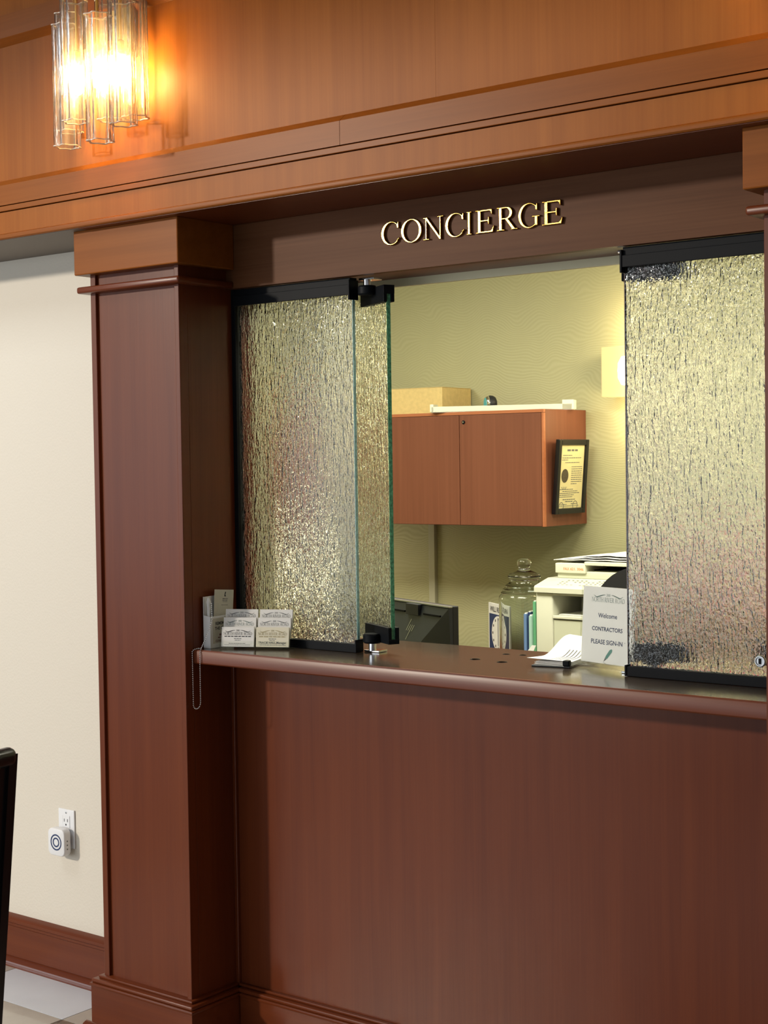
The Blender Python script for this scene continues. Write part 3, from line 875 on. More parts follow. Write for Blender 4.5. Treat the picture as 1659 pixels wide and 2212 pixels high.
rows += [(-.055, .04, .055, .0035), (-.035, .025, .047, .0035), (-.075, -.02, .036, .0025), (.01, .06, .037, .003), (-.08, .07, .030, .002)]
b = on_cert(strips(rows)); ttl.transform(Matrix.Translation((0, .250, 0)))
b.mesh(ttl); bpy.data.meshes.remove(ttl)
# reset lift for the title
for v in b.bm.verts: v.co.z = .0114
# signatures and stamp rings
for sx, sy in ((-.05, .103), (-.035, .020)):
    pts = [(sx - .02 + .004 * i, sy + .006 * math.sin(i * 2.1)) for i in range(11)]
    b.tube([(x, y, .0114) for x, y in pts], .0005, 4)
cfm(b).build('lettering', 'ink_grey', sheet, world=False)
seal = B()
seal.lathe([(.0005, 0), (.026, 0), (.026, .0006), (.0005, .0006)], n=28).xf(Matrix.Diagonal((1, 1.05, 1, 1)))
seal.xf(Matrix.Translation((-.048, .152, .0113)))
cfm(seal).build('seal', plain('bronze_seal', (0.07, 0.055, 0.035), 0.6, noise=.4, nscale=200), sheet, world=False)
for x, y in ((-.066, .010), (.04, .014)):
    r = B().lathe([(.0165, 0), (.019, 0), (.019, .0004), (.0165, .0004), (.0165, 0)], n=24, caps=False).xf(Matrix.Translation((x + .003, y + .018, .0113)))
    cfm(r).build('stamp', 'ink_grey', sheet, world=False)

# things on top of the cabinet
ZC = 1.7507
bx = thing('cardboard_box', 'tan cardboard box lying on the overhead cabinet', 'box', (-1.035, 2.338, ZC), math.radians(4))
B().box(-.24, .126, -.118, .118, .0, .1085, .0015).build('carton', 'cardboard', bx, world=False)
B().box(-.241, .127, -.119, .119, .1085, .1105, .0005).build('lid', 'cardboard', bx, world=False)
tr = thing('paper_tray', 'long white plastic tray lying across the cabinet top', 'tray', (-.615, 2.265, ZC), math.radians(21))
B().box(-.30, .285, -.035, .035, .0, .004, .001).build('base', 'white_plastic', tr, world=False)
B().box(-.30, .285, -.037, -.033, .002, .024, .001).build('front_lip', 'cream_plastic', tr, world=False)
B().box(-.30, .285, .033, .037, .002, .020, .001).build('rear_lip', 'cream_plastic', tr, world=False)
B().box(-.305, -.29, -.037, .037, .002, .034, .001).build('end_block', 'cream_plastic', tr, world=False)
B().box(.245, .290, -.037, .037, .002, .040, .001).build('end_block', 'cream_plastic', tr, world=False)
bs = thing('round_speaker', 'small round black gadget with turquoise face beside the cardboard box', 'gadget', (-.742, 2.335, ZC))
mm = Matrix.Translation((0, 0, .036)) @ Matrix.Rotation(math.radians(-42), 4, 'Z') @ Matrix.Rotation(math.radians(90), 4, 'X')
B().lathe([(.0005, -.036), (.018, -.035), (.028, -.030), (.034, -.020), (.0355, -.008), (.034, .0)], n=30).xf(mm).build('housing', 'black_plastic', bs, smooth=True, world=False, ang=60)
B().lathe([(.034, .0), (.0345, .005), (.031, .010), (.026, .012)], n=30, caps=False).xf(mm).build('ring', 'chrome', bs, smooth=True, world=False)
B().lathe([(.0265, .011), (.0245, .0135), (.0005, .0145)], n=30, caps=False).xf(mm).build('face', 'turquoise', bs, smooth=True, world=False)

# raceway, wall sconce
rc = thing('cable_raceway', 'thin painted cable raceway running down the wall under the cabinet', 'raceway', (-1.131, BW, .76))
B().box(-1.149, -1.116, BW - .022, BW - .0005, .762, 1.286, .002).build('channel', 'conduit', rc)
os_ = thing('office_sconce', 'lit amber box sconce on the olive wall beside the glass', 'wall lamp', (-.115, BW, 1.797))
B().box(-.226, .0, BW - .10, BW - .012, 1.797, 1.995, .003).build('shade', 'sconce_shade', os_)
B().lathe([(.0005, 0), (.035, .005), (.048, .03), (.050, .06), (.048, .09), (.035, .115), (.0005, .12)], (-.09, BW - .108, 1.836), 24).build('lamp_glow', 'sconce_core', os_, smooth=True)
B().box(-.18, -.045, BW - .012, BW - .0005, 1.82, 1.97).build('backplate', 'brass', os_)
point('office_sconce_light', (-.07, BW - .13, 2.06), 4, (1.0, 0.80, 0.46), .05)
point('office_sconce_light.001', (-.07, BW - .13, 1.73), 4, (1.0, 0.80, 0.46), .05)

# desk run along the back wall and the reception desk behind the counter
def desk(name, label, x0, x1, y0, y1):
    t = thing(name, label, 'desk', ((x0 + x1) / 2, (y0 + y1) / 2, 0))
    B().box(x0, x1, y0, y1, .712, .742, .003).build('desk_top', 'cabinet', t)
    for x in (x0 + .03, x1 - .05):
        B().box(x, x + .022, y0 + .03, y1 - .02, .0, .712).build('side_panel', 'cabinet', t)
    B().box(x0 + .052, x1 - .05, y1 - .06, y1 - .042, .3, .712).build('modesty_panel', 'cabinet', t)
    return t
desk('credenza', 'wood credenza along the olive back wall under the cabinets', -1.9, 1.5, 1.88, BW - .024)
desk('reception_desk', 'low wood desk just behind the counter', .02, 1.55, .30, .86)

# printer
pr = thing('fax_printer', 'cream multifunction fax printer behind the counter', 'printer', (-.065, 2.16, .742))
px0, px1, pf_, pb = -.275, .150, 1.95, 2.40
b = B()
b.box(px0, -.200, pf_, pb, .742, 1.052, .006, 3)
b.box(px1 - .03, px1, pf_, pb, .742, 1.052, .006, 3)
b.box(-.201, px1 - .029, pf_ + .27, pb, .742, 1.052)
b.box(-.201, px1 - .029, pf_ + .02, pf_ + .28, .742, .957)
b.box(-.201, px1 - .029, pf_ + .002, pf_ + .28, 1.040, 1.052)
b.build('body', 'cream_plastic', pr, smooth=True)
B().box(-.199, px1 - .031, pf_ + .004, pf_ + .02, .745, .948, .003).build('front_cover', 'cream_plastic2', pr)
B().box(-.199, px1 - .031, pf_ - .002, pf_ + .26, .952, .963, .002).build('output_tray', 'cream_plastic', pr)
B().box(-.19, .10, pf_ + .03, pf_ + .2, .964, .967).build('paper_stack', 'paper', pr)
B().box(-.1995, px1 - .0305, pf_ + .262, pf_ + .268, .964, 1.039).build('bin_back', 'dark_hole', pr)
B().prism([(pf_ - .012, 1.050), (pf_ - .012, 1.068), (pf_ - .006, 1.074), (2.04, 1.098), (pb, 1.098), (pb, 1.050)], 'x', px0, px1).build('control_panel', 'cream_plastic', pr)
kp = B()
def panel_pt(u, v): return (u, pf_ + .005 + v * .075, 1.0765 + v * .0212)
for r_ in range(4):
    for c_ in range(16):
        if random.random() < .3: continue
        u = -.19 + c_ * .019; v = .12 + r_ * .21
        p = [panel_pt(u + du, v + dv_) for du, dv_ in ((0, 0), (.009, 0), (.009, .08), (0, .08))]
        kp.quad([(x, y, z + .0006) for x, y, z in p])
kp.build('keypad', 'ink_soft', pr)
B().box(-.235, .140, 2.045, pb, 1.098, 1.118, .003).build('scanner_base', 'cream_plastic2', pr)
b = B().box(-.240, -.108, 2.035, pb, 1.118, 1.156, .004, 3).box(-.108, .14, 2.045, pb, 1.116, 1.126, .002).box(-.108, .14, 2.26, pb, 1.126, 1.156)
b.build('scanner', 'cream_plastic', pr, smooth=True)
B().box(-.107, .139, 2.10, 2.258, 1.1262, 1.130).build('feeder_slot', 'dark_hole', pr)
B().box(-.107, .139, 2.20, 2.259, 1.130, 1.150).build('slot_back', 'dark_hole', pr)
B().box(-.112, .142, 2.035, pb, 1.150, 1.164, .003).build('document_feeder', 'cream_plastic', pr)
tm = text_mesh('FAX 621. 3046', .0145, .01, 'LEFT')
flat(tm, (-.203, 2.0342, 1.130), (1, 0, 0), (0, 0, 1))
print_on('lettering', [tm], 'ink_orange', pr, world=True)
pp = thing('paper_pile', 'loose white papers lying on top of the fax printer', 'papers', (-.05, 2.2, 1.157))
for k in range(3):
    b = B(); n = 14
    x0_, x1_ = -.255 + k * .03, .16
    t_ = bmesh.new(); top = []
    for i in range(n + 1):
        u = i / n; x = x0_ + (x1_ - x0_) * u
        z = 1.1655 + k * .0035 + .010 * math.sin(u * math.pi) * (k + .6) / 2 + .0012 * math.sin(u * 26 + k)
        top.append(((x, z), (x, z + .0025)))
    prof = [(a[0]) for a in top] + [(a[1]) for a in reversed(top)]
    B().prism(prof, 'y', 2.05 + k * .01, 2.36).build('sheet', 'paper', pp, smooth=True)

# jar
jr = thing('glass_jar', 'large lidded green-tinted glass jar left of the fax printer', 'jar', (-.499, 2.22, .742))
w = .004
outer = [(.080, .0), (.098, .004), (.102, .02), (.102, .235), (.104, .250), (.103, .262), (.094, .270), (.096, .276), (.086, .284), (.088, .290), (.076, .298), (.078, .304), (.066, .312), (.060, .318), (.060, .326)]
inner = [(r - w, z) for r, z in reversed(outer[2:])] + [(.095, .010), (.0005, .010)]
def jf(a, z): return 1 + (.016 * abs(math.cos(6 * a)) if .02 < z < .24 else 0)
B().lathe([(.0005, 0)] + outer + inner, (-.499, 2.22, .742), 48, jf, caps=False).build('vessel', 'jar', jr, smooth=True, ang=50)
lidp = [(.0005, .3265), (.058, .3265), (.064, .329), (.0665, .336), (.066, .345), (.058, .352), (.042, .358), (.028, .364), (.022, .372), (.022, .378), (.027, .386), (.029, .396), (.026, .406), (.016, .412), (.0005, .414)]
B().lathe(lidp, (-.499, 2.22, .742), 40, caps=False).build('lid', 'jar', jr, smooth=True, ang=50)

# will-return sign, file folders, small note
wr = thing('clock_sign', 'blue and white will-return clock sign standing behind the jar', 'sign', (-.715, 2.36, .742), math.radians(-35))
B().box(-.115, .115, -.004, .004, 0, .205, .0008).build('board', 'paper', wr, world=False)
B().box(-.104, .106, -.0048, -.004, .006, .160).build('blue_field', 'navy', wr, world=False)
dial = B().lathe([(.0005, 0), (.075, 0), (.075, .0008), (.0005, .0008)], n=40).xf(Matrix.Translation((0, -.0048, .080)) @ Matrix.Rotation(math.radians(90), 4, 'X')).build('dial', 'paper', wr, world=False)
for k in range(12):
    a = k * math.pi / 6
    B().box(.062 * math.sin(a) - .004, .062 * math.sin(a) + .004, -.0062, -.0057, .080 + .062 * math.cos(a) - .005, .080 + .062 * math.cos(a) + .005).build('hour_mark', 'ink', dial, world=False)
B().box(-.002, .002, -.0068, -.0062, .03, .138).build('clock_hand', 'ink', dial, world=False)
tm = text_mesh('WILL RETURN', .030, .02); flat(tm, (0, -.0046, .170), (1, 0, 0), (0, 0, 1))
print_on('lettering', [tm], 'ink', wr)
def folder(name, label, x, y, mat, h, ang):
    t = thing(name, label, 'folder', (x, y, .742), math.radians(ang), group='upright folders beside the printer')
    B().box(-.006, .006, -.12, .12, 0, h, .001).build('cover', mat, t, world=False)
    B().box(-.004, .004, -.115, .118, .002, h + .004).build('sheets', 'paper', t, world=False)
    return t
folder('file_folder', 'blue folder standing between jar and fax printer', -.322, 2.06, 'blue_folder', .222, 2)
folder('file_folder', 'dark blue folder standing next to the pale aqua folder', -.308, 2.07, 'navy', .228, 1)
folder('file_folder', 'pale aqua folder standing between the dark blue and green folders', -.295, 2.06, 'aqua_folder', .216, 0)
folder('file_folder', 'tall green folder against the fax printer', -.2825, 2.07, 'green_folder', .270, 0)
nt_ = thing('paper_note', 'small white paper tip poking up in front of the glass jar', 'paper', (-.30, 1.90, .742))
B().prism([(-.36, .742), (-.30, .742), (-.245, .852), (-.262, .852)], 'y', 1.90, 1.902).build('sheet', 'paper', nt_)

# monitor seen from behind
mo = thing('computer_monitor', 'black computer monitor seen from behind at the left of the opening', 'monitor', (.340, .515, .742), math.atan2(.375, -.927) - math.pi)
# local: x along the screen (0 = near right end, negative = far left), y towards the office (screen), z up
Wm = .50
zt, zb_ = .402, .10
def q3(*a): return [Vector(p) for p in a]
back = B()
def hexa(b, P):
    vs = [b.bm.verts.new(p) for p in P]
    for f in ((0, 1, 2, 3), (7, 6, 5, 4), (0, 4, 5, 1), (1, 5, 6, 2), (2, 6, 7, 3), (3, 7, 4, 0)):
        b.bm.faces.new([vs[i] for i in f])
    bmesh.ops.recalc_face_normals(b.bm, faces=b.bm.faces[:])
    return b
B().box(-Wm, 0, .018, .038, zb_, zt, .002).build('screen_housing', 'black_plastic', mo, world=False)
B().box(-Wm + .006, -.006, .038, .0385, zb_ + .006, zt - .006).build('display', 'black_paint', mo, world=False)
hexa(B(), [(-Wm, .018, zb_), (0, .018, zb_), (0, .018, zt - .001), (-Wm, .018, zt - .001), (-Wm + .13, -.022, zb_ + .180), (-.13, -.022, zb_ + .180), (-.002, .006, zt - .006), (-Wm + .002, .006, zt - .006)]).build('back_shell', 'grey_plastic', mo, world=False)
B().box(-Wm, 0, .004, .018, zt - .0035, zt + .0005, .0005).build('top_edge', 'steel', mo, world=False)
B().box(-.215, -.145, -.008, .006, zt - .036, zt - .004, .001).build('camera_block', 'black_plastic', mo, world=False)
for va, vb in ((-.125, -.035), (-.34, -.23)):
    B().box(va, vb, -.0035, .002, zt - .032, zt - .027).build('vent_slot', 'black_metal', mo, world=False)
lg = B()
def stroke(x0, z0, x1, z1):
    d = Vector((x1 - x0, z1 - z0)).normalized(); n = Vector((-d.y, d.x)) * .0013
    y0_ = lambda z: .006 - (zt - .006 - z) * (.028 / (zt - .006 - zb_ - .180)) - .0008
    lg.quad([(x0 + n.x, y0_(z0 + n.y), z0 + n.y), (x0 - n.x, y0_(z0 - n.y), z0 - n.y), (x1 - n.x, y0_(z1 - n.y), z1 - n.y), (x1 + n.x, y0_(z1 + n.y), z1 + n.y)])
cx_, cz_ = -.185, zt - .075
for dx, zl, zh in ((-.016, -.008, .026), (-.006, -.008, .010), (.004, -.034, .010), (.014, -.008, .010)):
    stroke(cx_ + dx + zl * .55, cz_ + zl, cx_ + dx + zh * .55, cz_ + zh)
lg.build('logo', 'steel', mo, world=False)
B().box(-.30, -.20, -.005, .018, .004, .20, .003).build('stand_neck', 'black_plastic', mo, world=False)
B().box(-.35, -.15, -.07, .10, .0, .010, .004).build('stand_foot', 'black_plastic', mo, world=False)

# office chair
oc_ = thing('office_chair', 'black mesh-back office chair in front of the fax printer', 'chair', (.455, 1.45, 0), math.radians(-12))
def arch(w, h, n=24, r=.10):
    pts = [(-w, 0)]
    pts += [(-w + .0, h * .45)]
    for i in range(n + 1):
        a = math.pi - math.pi * i / n
        pts.append((w * math.cos(a), h * .45 + h * .55 * math.sin(a) ** .75))
    pts.append((w, 0))
    return pts
o_ = arch(.235, .56); i_ = arch(.185, .47)
ring = [(x, z + .64) for x, z in o_] + [(x, z + .655) for x, z in reversed(i_)]
B().prism(ring, 'y', -.02, .02).build('back_frame', 'black_fabric', oc_, world=False)
mesh_mat = plain('brown_black_mesh', (0.045, 0.035, 0.028), .8, bump=.9, bscale=500)
B().prism([(x, z + .655) for x, z in arch(.19, .475)], 'y', -.004, .004).build('back_mesh', mesh_mat, oc_, world=False)
B().box(-.24, .24, -.52, -.04, .44, .51, .03, 3).build('seat', 'black_fabric', oc_, smooth=True, world=False)
B().box(-.03, .03, -.06, .03, .42, .70, .005).build('back_support', 'black_plastic', oc_, world=False)
B().lathe([(.03, .10), (.03, .44)], (0, -.26, 0), 16).build('gas_post', 'black_plastic', oc_, smooth=True, world=False)
for k in range(5):
    a = k * 2 * math.pi / 5
    leg = B().tube([(0, -.26, .11), (.30 * math.cos(a), -.26 + .30 * math.sin(a), .07)], [.028, .018], 8).build('leg', 'black_plastic', oc_, smooth=True, world=False)
    B().lathe([(.0005, 0), (.02, .004), (.026, .026), (.02, .048), (.0005, .052)], (.30 * math.cos(a), -.26 + .30 * math.sin(a), 0), 12).build('caster', 'black_plastic', leg, smooth=True, world=False)

# pink garment and desk lamp, dimly seen through the glass
pk = thing('pink_jacket', 'pink garment blurred behind the right glass pane', 'garment', (.86, 1.52, .742))
b = B()
b.lathe([(.10, .95), (.14, 1.02), (.155, 1.12), (.15, 1.20), (.11, 1.25), (.05, 1.27), (.0005, 1.275)], (0, 0, 0), 24, lambda a, z: 1 + .10 * math.cos(3 * a + z * 9) + .05 * math.sin(8 * a))
b.xf(Matrix.Translation((.87, 1.52, 0)) @ Matrix.Diagonal((1.0, .45, 1, 1))).build('cloth', 'pink', pk, smooth=True)
B().tube([(.87, 1.52, 1.27), (.87, 1.52, 1.30), (.885, 1.52, 1.315), (.87, 1.52, 1.33), (.86, 1.52, 1.32)], .004).build('hanger_hook', 'steel', pk, smooth=True)
B().lathe([(.0005, .742), (.11, .742), (.11, .755), (.012, .765), (.012, 1.20), (.0005, 1.205)], (.87, 1.56, 0), 20).build('hanger_stand', 'black_metal', pk, smooth=True)
sd = desk('side_table', 'small wood table inside the office behind the right glass', .79, 1.20, 1.38, 1.74)
dl = thing('desk_lamp', 'glowing square-shaded lamp blurred behind the left glass pane', 'lamp', (-1.30, 2.08, .742))
lx, ly = -1.68, 2.07
dl.location = (lx, ly, .742)
B().box(lx - .13, lx + .13, ly - .09, ly + .09, 1.0, 1.140, .01).build('shade', 'lamp_shade', dl)
B().lathe([(.0005, .742), (.07, .742), (.07, .76), (.012, .775), (.012, .986)], (lx, ly, 0), 20).build('base', 'brass', dl, smooth=True)

# =================================================================== THINGS ON THE COUNTER
ZT = 1.0731
# acrylic sign holder
sh = thing('sign_holder', 'clear acrylic stand with contractors sign-in notice at the right of the counter', 'sign', (1.096, .062, ZT), math.atan2(.026 - .071, 1.182 - 1.014))
SW, SH_ = .160, .178
tl = Matrix.Translation((0, .012, .012)) @ Matrix.Rotation(math.radians(-4), 4, 'X')
B().box(-.088, .088, -.020, .030, .0, .010, .002).build('base', 'acrylic', sh, world=False)
B().box(-.080, .080, -.010, .022, .010, .016, .002).build('foot_ridge', 'acrylic', sh, world=False)
B().box(-SW / 2 - .003, SW / 2 + .003, -.0045, -.0022, .0, SH_, .0005).xf(tl).build('front_panel', 'acrylic', sh, world=False)
pg = B().box(-SW / 2, SW / 2, -.0012, .0012, .003, SH_ - .001).xf(tl).build('notice_sheet', 'paper', sh, world=False)
B().box(-SW / 2 - .003, SW / 2 + .003, .0022, .0045, .0, SH_, .0005).xf(tl).build('rear_panel', 'acrylic', sh, world=False)
def on_sign(me, x, z, lift=.0014):
    flat(me, (x, -lift, z), (1, 0, 0), (0, 0, 1)); me.transform(tl); return me
print_on('logo', [on_sign(logo_mesh(.104), 0, SH_ - .035)], 'ink_green', pg)
for tx, wd_, bo, zz in (('Welcome', .060, .012, .107), ('CONTRACTORS', .096, .022, .077), ('PLEASE SIGN-IN', .099, .016, .047)):
    print_on('lettering', [on_sign(text_fit(tx, wd_, bo), 0, zz)], 'ink_blue', pg)
pen = curve_mesh([[(.016, .038), (.019, .036), (.018, .031), (.003, .014), (-.003, .017), (-.001, .021), (.010, .035)]])
print_on('pen_picture', [on_sign(pen, 0, .0)], 'teal', pg)
nib = curve_mesh([[(.002, .014), (-.003, .017), (-.008, .007)], [(-.008, .006), (.004, .0025), (.018, .002), (.018, .0013), (.003, .0017), (-.008, .0052)]])
print_on('pen_nib_picture', [on_sign(nib, 0, .0)], 'ink_grey', pg)

# clipboard with curled sign-in sheets
cb = thing('clipboard', 'dark clipboard holding curled sign-in sheets beside the acrylic sign', 'clipboard', (.918, .042, ZT), math.radians(11))
CBW = .096
B().box(.0, CBW, .0, .225, .0, .004, .0015).build('board', 'black_plastic', cb, world=False)
def sheet_(k):
    n, m_ = 18, 8
    def P(u, v):
        sk = -.020 * (k == 4) * (1 - v) ** 3 * (1 - u)
        x = .004 + sk + u * (CBW - .004) + .003 * (k % 2) * (1 - u) + .012 * v * (1 - u)
        y = .006 + .205 * v + .002 * k
        lift = max(0, (v - .30) / .70)
        bow = math.sin(min(1, lift * 1.12) * math.pi / 2) if lift > 0 else 0
        z = .0055 + k * .0020 + (.003 + .0082 * k) * bow ** 1.6 * (1.08 - .25 * u) + (.005 * (1 - u) * (1 - v) ** 2 if k == 4 else 0)
        return (x, y, z)
    b = B(); g = []
    for i in range(n + 1):
        g.append([b.bm.verts.new(P(j / m_, i / n)) for j in range(m_ + 1)])
    for i in range(n):
        for j in range(m_):
            b.bm.faces.new((g[i][j], g[i][j + 1], g[i + 1][j + 1], g[i + 1][j]))
    ex = bmesh.ops.extrude_face_region(b.bm, geom=b.bm.faces[:])
    bmesh.ops.translate(b.bm, verts=[v for v in ex['geom'] if isinstance(v, bmesh.types.BMVert)], vec=(0, 0, -.0008))
    bmesh.ops.recalc_face_normals(b.bm, faces=b.bm.faces[:])
    return b.build('sheet', 'paper', cb, smooth=True, world=False), P
for k in range(5):
    so, PF = sheet_(k)
b = B()
for u in (.50, .60, .70, .80, .90):
    prev = None
    for i in range(10):
        p = PF(u + .0, .03 + .055 * i); p = (p[0], p[1], p[2] + .0007)
        if prev: b.quad([(prev[0] - .0009, prev[1], prev[2]), (prev[0] + .0009, prev[1], prev[2]), (p[0] + .0009, p[1], p[2]), (p[0] - .0009, p[1], p[2])])
        prev = p
rl = b.build('ruled_lines', 'ink', so, world=False); rl['kind'] = 'stuff'
B().box(.078, .095, -.004, .012, .004, .018, .003).build('clip', 'black_metal', cb, world=False)

# acrylic business-card holder and its six stacks of cards
ux = Vector((.225 - .055, -.023 + .104, 0)); hw = ux.length; ang = math.atan2(ux.y, ux.x)
HL = Vector((.056, -.104, ZT))
ch_ = thing('card_holder', 'clear acrylic tiered business card holder at the left end of the counter', 'card holder', HL, ang)
CW, CHt = .0885, .051
B().box(-.003, .188, -.002, .056, .0, .003, .001).build('base', 'acrylic', ch_, world=False)
tiers = [(.006, .006), (.024, .029), (.042, .049)]      # (y, z) of card bottoms per tier
for y, z in tiers:
    for i in range(2):
        x0 = i * .094
        B().box(x0, x0 + .091, y - .006, y - .0045, max(.003, z - .006), z + .016, .0004).build('pocket_front', 'acrylic', ch_, world=False)
B().prism([(-.003, .003), (.056, .003), (.056, .075), (.050, .085), (.0, .030)], 'x', -.003, -.001).build('side_wall', 'acrylic', ch_, world=False)
B().prism([(-.003, .003), (.056, .003), (.056, .075), (.050, .085), (.0, .030)], 'x', .185, .187).build('side_wall', 'acrylic', ch_, world=False)
B().box(.0915, .0925, .0, .055, .003, .06).build('divider', 'acrylic', ch_, world=False)
mats = [['ink', 'ink_gold'], ['ink_green', 'ink_grey'], ['ink_grey', 'ink_grey']]
labels = [['white business cards in the lower left pocket of the card holder', 'cream business cards naming the manager in the lower right pocket of the card holder'],
          ['white business cards with green print in the middle left pocket of the card holder', 'white business cards in the middle right pocket of the card holder'],
          ['white business cards in the upper left pocket, nearest the pillar', 'white business cards in the upper right pocket of the card holder']]
R3 = Matrix.Rotation(ang, 3, 'Z')
for r_ in range(3):
    for c_ in range(2):
        y, z = tiers[r_]
        loc = HL + R3 @ Vector((c_ * .094 + .001, y, z))
        t = thing('business_cards', labels[r_][c_], 'cards', loc, ang, group='stacks of business cards in the acrylic holder')
        tz = Matrix.Rotation(math.radians(-9), 4, 'X')
        paper = 'paper_cream' if (r_ == 0 and c_ == 1) else 'paper'
        for k in range(3):
            B().box(0, CW, -.0035 + k * .0024, -.0015 + k * .0024, -.0003 * k, CHt - .0004 * k, .0002).xf(tz).build('card', paper, t, world=False)
        def oc3(me, x, zz):
            flat(me, (x, -.0038, zz), (1, 0, 0), (0, 0, 1)); me.transform(tz); return me
        ms = [oc3(logo_mesh(.078), CW / 2, .030)]
        print_on('logo', ms, mats[r_][c_], t)
        if r_ == 0:
            ms = [oc3(strips([(-.036, .036, 0, .0022)]), CW / 2, .0255)]
            print_on('subtitle', ms, mats[r_][c_], t)
            ms = [oc3(strips([(-.010, .010, 0, .0016), (-.008, .008, -.004, .0013)]), CW / 2, .020)]
            if c_ == 1:
                ms.append(oc3(text_mesh('TRACIE HALL,Manager', .0078, .015), CW / 2, .0085))
                ms.append(oc3(strips([(-.034, .036, 0, .0012)]), CW / 2, .0045))
            else:
                ms.append(oc3(strips([(-.024, .022, 0, .0013), (-.036, .034, -.0035, .001)]), CW / 2, .0075))
            print_on('lettering', ms, 'ink_grey', t)
        elif r_ == 1:
            ms = [oc3(strips([(-.018, .018, 0, .0018), (-.010, .010, -.0045, .0014)]), CW / 2, .0235)]
            print_on('lettering', ms, 'ink_green' if c_ == 0 else 'ink_grey', t)

# leaflet dispenser leaning by the pillar with leaflet, pen and ball chain
dsp = thing('leaflet_dispenser', 'white plastic leaflet dispenser on the counter against the left pillar', 'dispenser', (.008, -.117, ZT), math.radians(6))
# local: x outwards from the pillar, y along the pillar face; wide front faces +x
DW, DD, DH = .098, .023, .131
B().box(.0, .0025, .0, DW, .003, DH + .004, .001).build('back_wall', 'white_plastic', dsp, world=False)
B().prism([(.0, .003), (DD, .003), (DD, .083), (.0025, .087), (.0025, DH), (.0, DH + .004)], 'y', .0, .0025).build('side_wall', 'white_plastic', dsp, world=False)
B().prism([(.0, .003), (DD, .003), (DD, .083), (.0025, .087), (.0025, DH), (.0, DH + .004)], 'y', DW - .0025, DW).build('side_wall', 'white_plastic', dsp, world=False)
B().box(DD - .0025, DD, .0, DW, .003, .083, .001).build('front_wall', 'white_plastic', dsp, world=False)
B().box(.0, DD, .0, DW, .0, .005, .001).build('bottom', 'white_plastic', dsp, world=False)
B().box(DD, DD + .0008, .010, DW - .008, .012, .078).build('label_panel', 'paper_grey', dsp, world=False)
def on_dsp(me, y, z): return flat(me, (DD + .001, y, z), (0, 1, 0), (0, 0, 1))
print_on('lettering', [on_dsp(text_mesh('REMEMBER', .0115, .03, 'LEFT'), .020, .060), on_dsp(text_mesh('THE CUR', .0115, .03, 'LEFT'), .018, .047)], 'ink', dsp)
print_on('lettering', [on_dsp(strips([(.036, .060, .0, .005), (.030, .060, -.006, .003)]), 0, .031), on_dsp(text_mesh('CONCER', .0085, .03, 'LEFT'), .020, .015)], 'ink_red', dsp)
lf = thing('leaflet', 'grey leaflet with a small black figure logo standing in the dispenser', 'leaflet', (.020, -.100, ZT), math.radians(5))
lt = Matrix.Translation((.0, .004, .010)) @ Matrix.Rotation(math.radians(-5), 4, 'X')
B().box(-.0006, .0006, .0, .079, .0, .143).xf(lt).build('sheet', 'paper_grey', lf, world=False)
def on_lf(me, y, z):
    flat(me, (.0009, y, z), (0, 1, 0), (0, 0, 1)); me.transform(lt); return me
fig = curve_mesh([[(-.004, -.006), (.003, -.006), (.002, -.003), (.0, -.003), (.001, .001), (.003, .004), (.001, .007), (-.001, .006), (-.003, .0)]])
print_on('emblem', [on_lf(fig, .044, .131)], 'ink', lf)
print_on('lettering', [on_lf(strips([(-.011, .011, 0, .0022), (-.011, .011, -.004, .0018), (-.010, .010, -.0075, .0012), (-.015, .013, -.016, .0012)]), .044, .118)], 'ink_grey', lf)
pn = thing('pen', 'white ballpoint pen clipped upright in the leaflet dispenser', 'pen', (.0205, -.109, ZT))
B().lathe([(.0015, .066), (.0042, .072), (.0045, .112), (.0045, .116)], (.0205, -.109, ZT), 14).build('barrel', 'white_plastic', pn, smooth=True)
B().lathe([(.0005, .116), (.0062, .116), (.0062, .122), (.0045, .126), (.0035, .132), (.0005, .133)], (.0205, -.109, ZT), 14).build('cap', 'white_plastic', pn, smooth=True)
# ball chain from the pen over the counter edge, hanging in a loop
pts = []
def seg(a, b_, n, sag=0.0):
    for i in range(n):
        u = i / n
        p = Vector(a).lerp(Vector(b_), u); p.z -= sag * math.sin(math.pi * u); pts.append(p)
seg((.030, -.108, ZT + .118), (.036, -.113, ZT + .075), 14)
seg((.036, -.113, ZT + .075), (.030, -.148, ZT + .006), 26, .003)
seg((.030, -.148, ZT + .006), (.0315, -.1555, ZT - .003), 5)
zl = .920
seg((.0315, -.1555, ZT - .003), (.031, -.1555, zl + .014), 34)
for i in range(10):
    a = math.pi * i / 9
    pts.append(Vector((.018 + .013 * math.cos(a), -.1558 - .003 * math.sin(a), zl + .014 - .014 * math.sin(a))))
seg((.005, -.1558, zl + .014), (.004, -.1555, ZT - .004), 34)
seg((.004, -.1555, ZT - .004), (.006, -.149, ZT + .0025), 5)
seg((.006, -.149, ZT + .0025), (.020, -.128, ZT + .0025), 6)
chn = thing('ball_chain', 'silver ball chain hanging in a loop over the left end of the counter', 'chain', (.0, -.15, 1.0))
bb = B(); t_ = bmesh.new()
bmesh.ops.create_icosphere(t_, subdivisions=1, radius=.0021)
bead = bpy.data.meshes.new('bead'); t_.to_mesh(bead); t_.free()
# even spacing
ev = [pts[0]]
for p in pts[1:]:
    while (p - ev[-1]).length > .0050:
        ev.append(ev[-1] + (p - ev[-1]).normalized() * .0050)
for p in ev:
    c = bead.copy(); c.transform(Matrix.Translation(p)); bb.mesh(c); bpy.data.meshes.remove(c)
o = bb.build('beads', 'chrome', chn, smooth=True); o['kind'] = 'stuff'
B().tube(ev[::2], .0005, 5).build('link_wire', 'steel', chn)

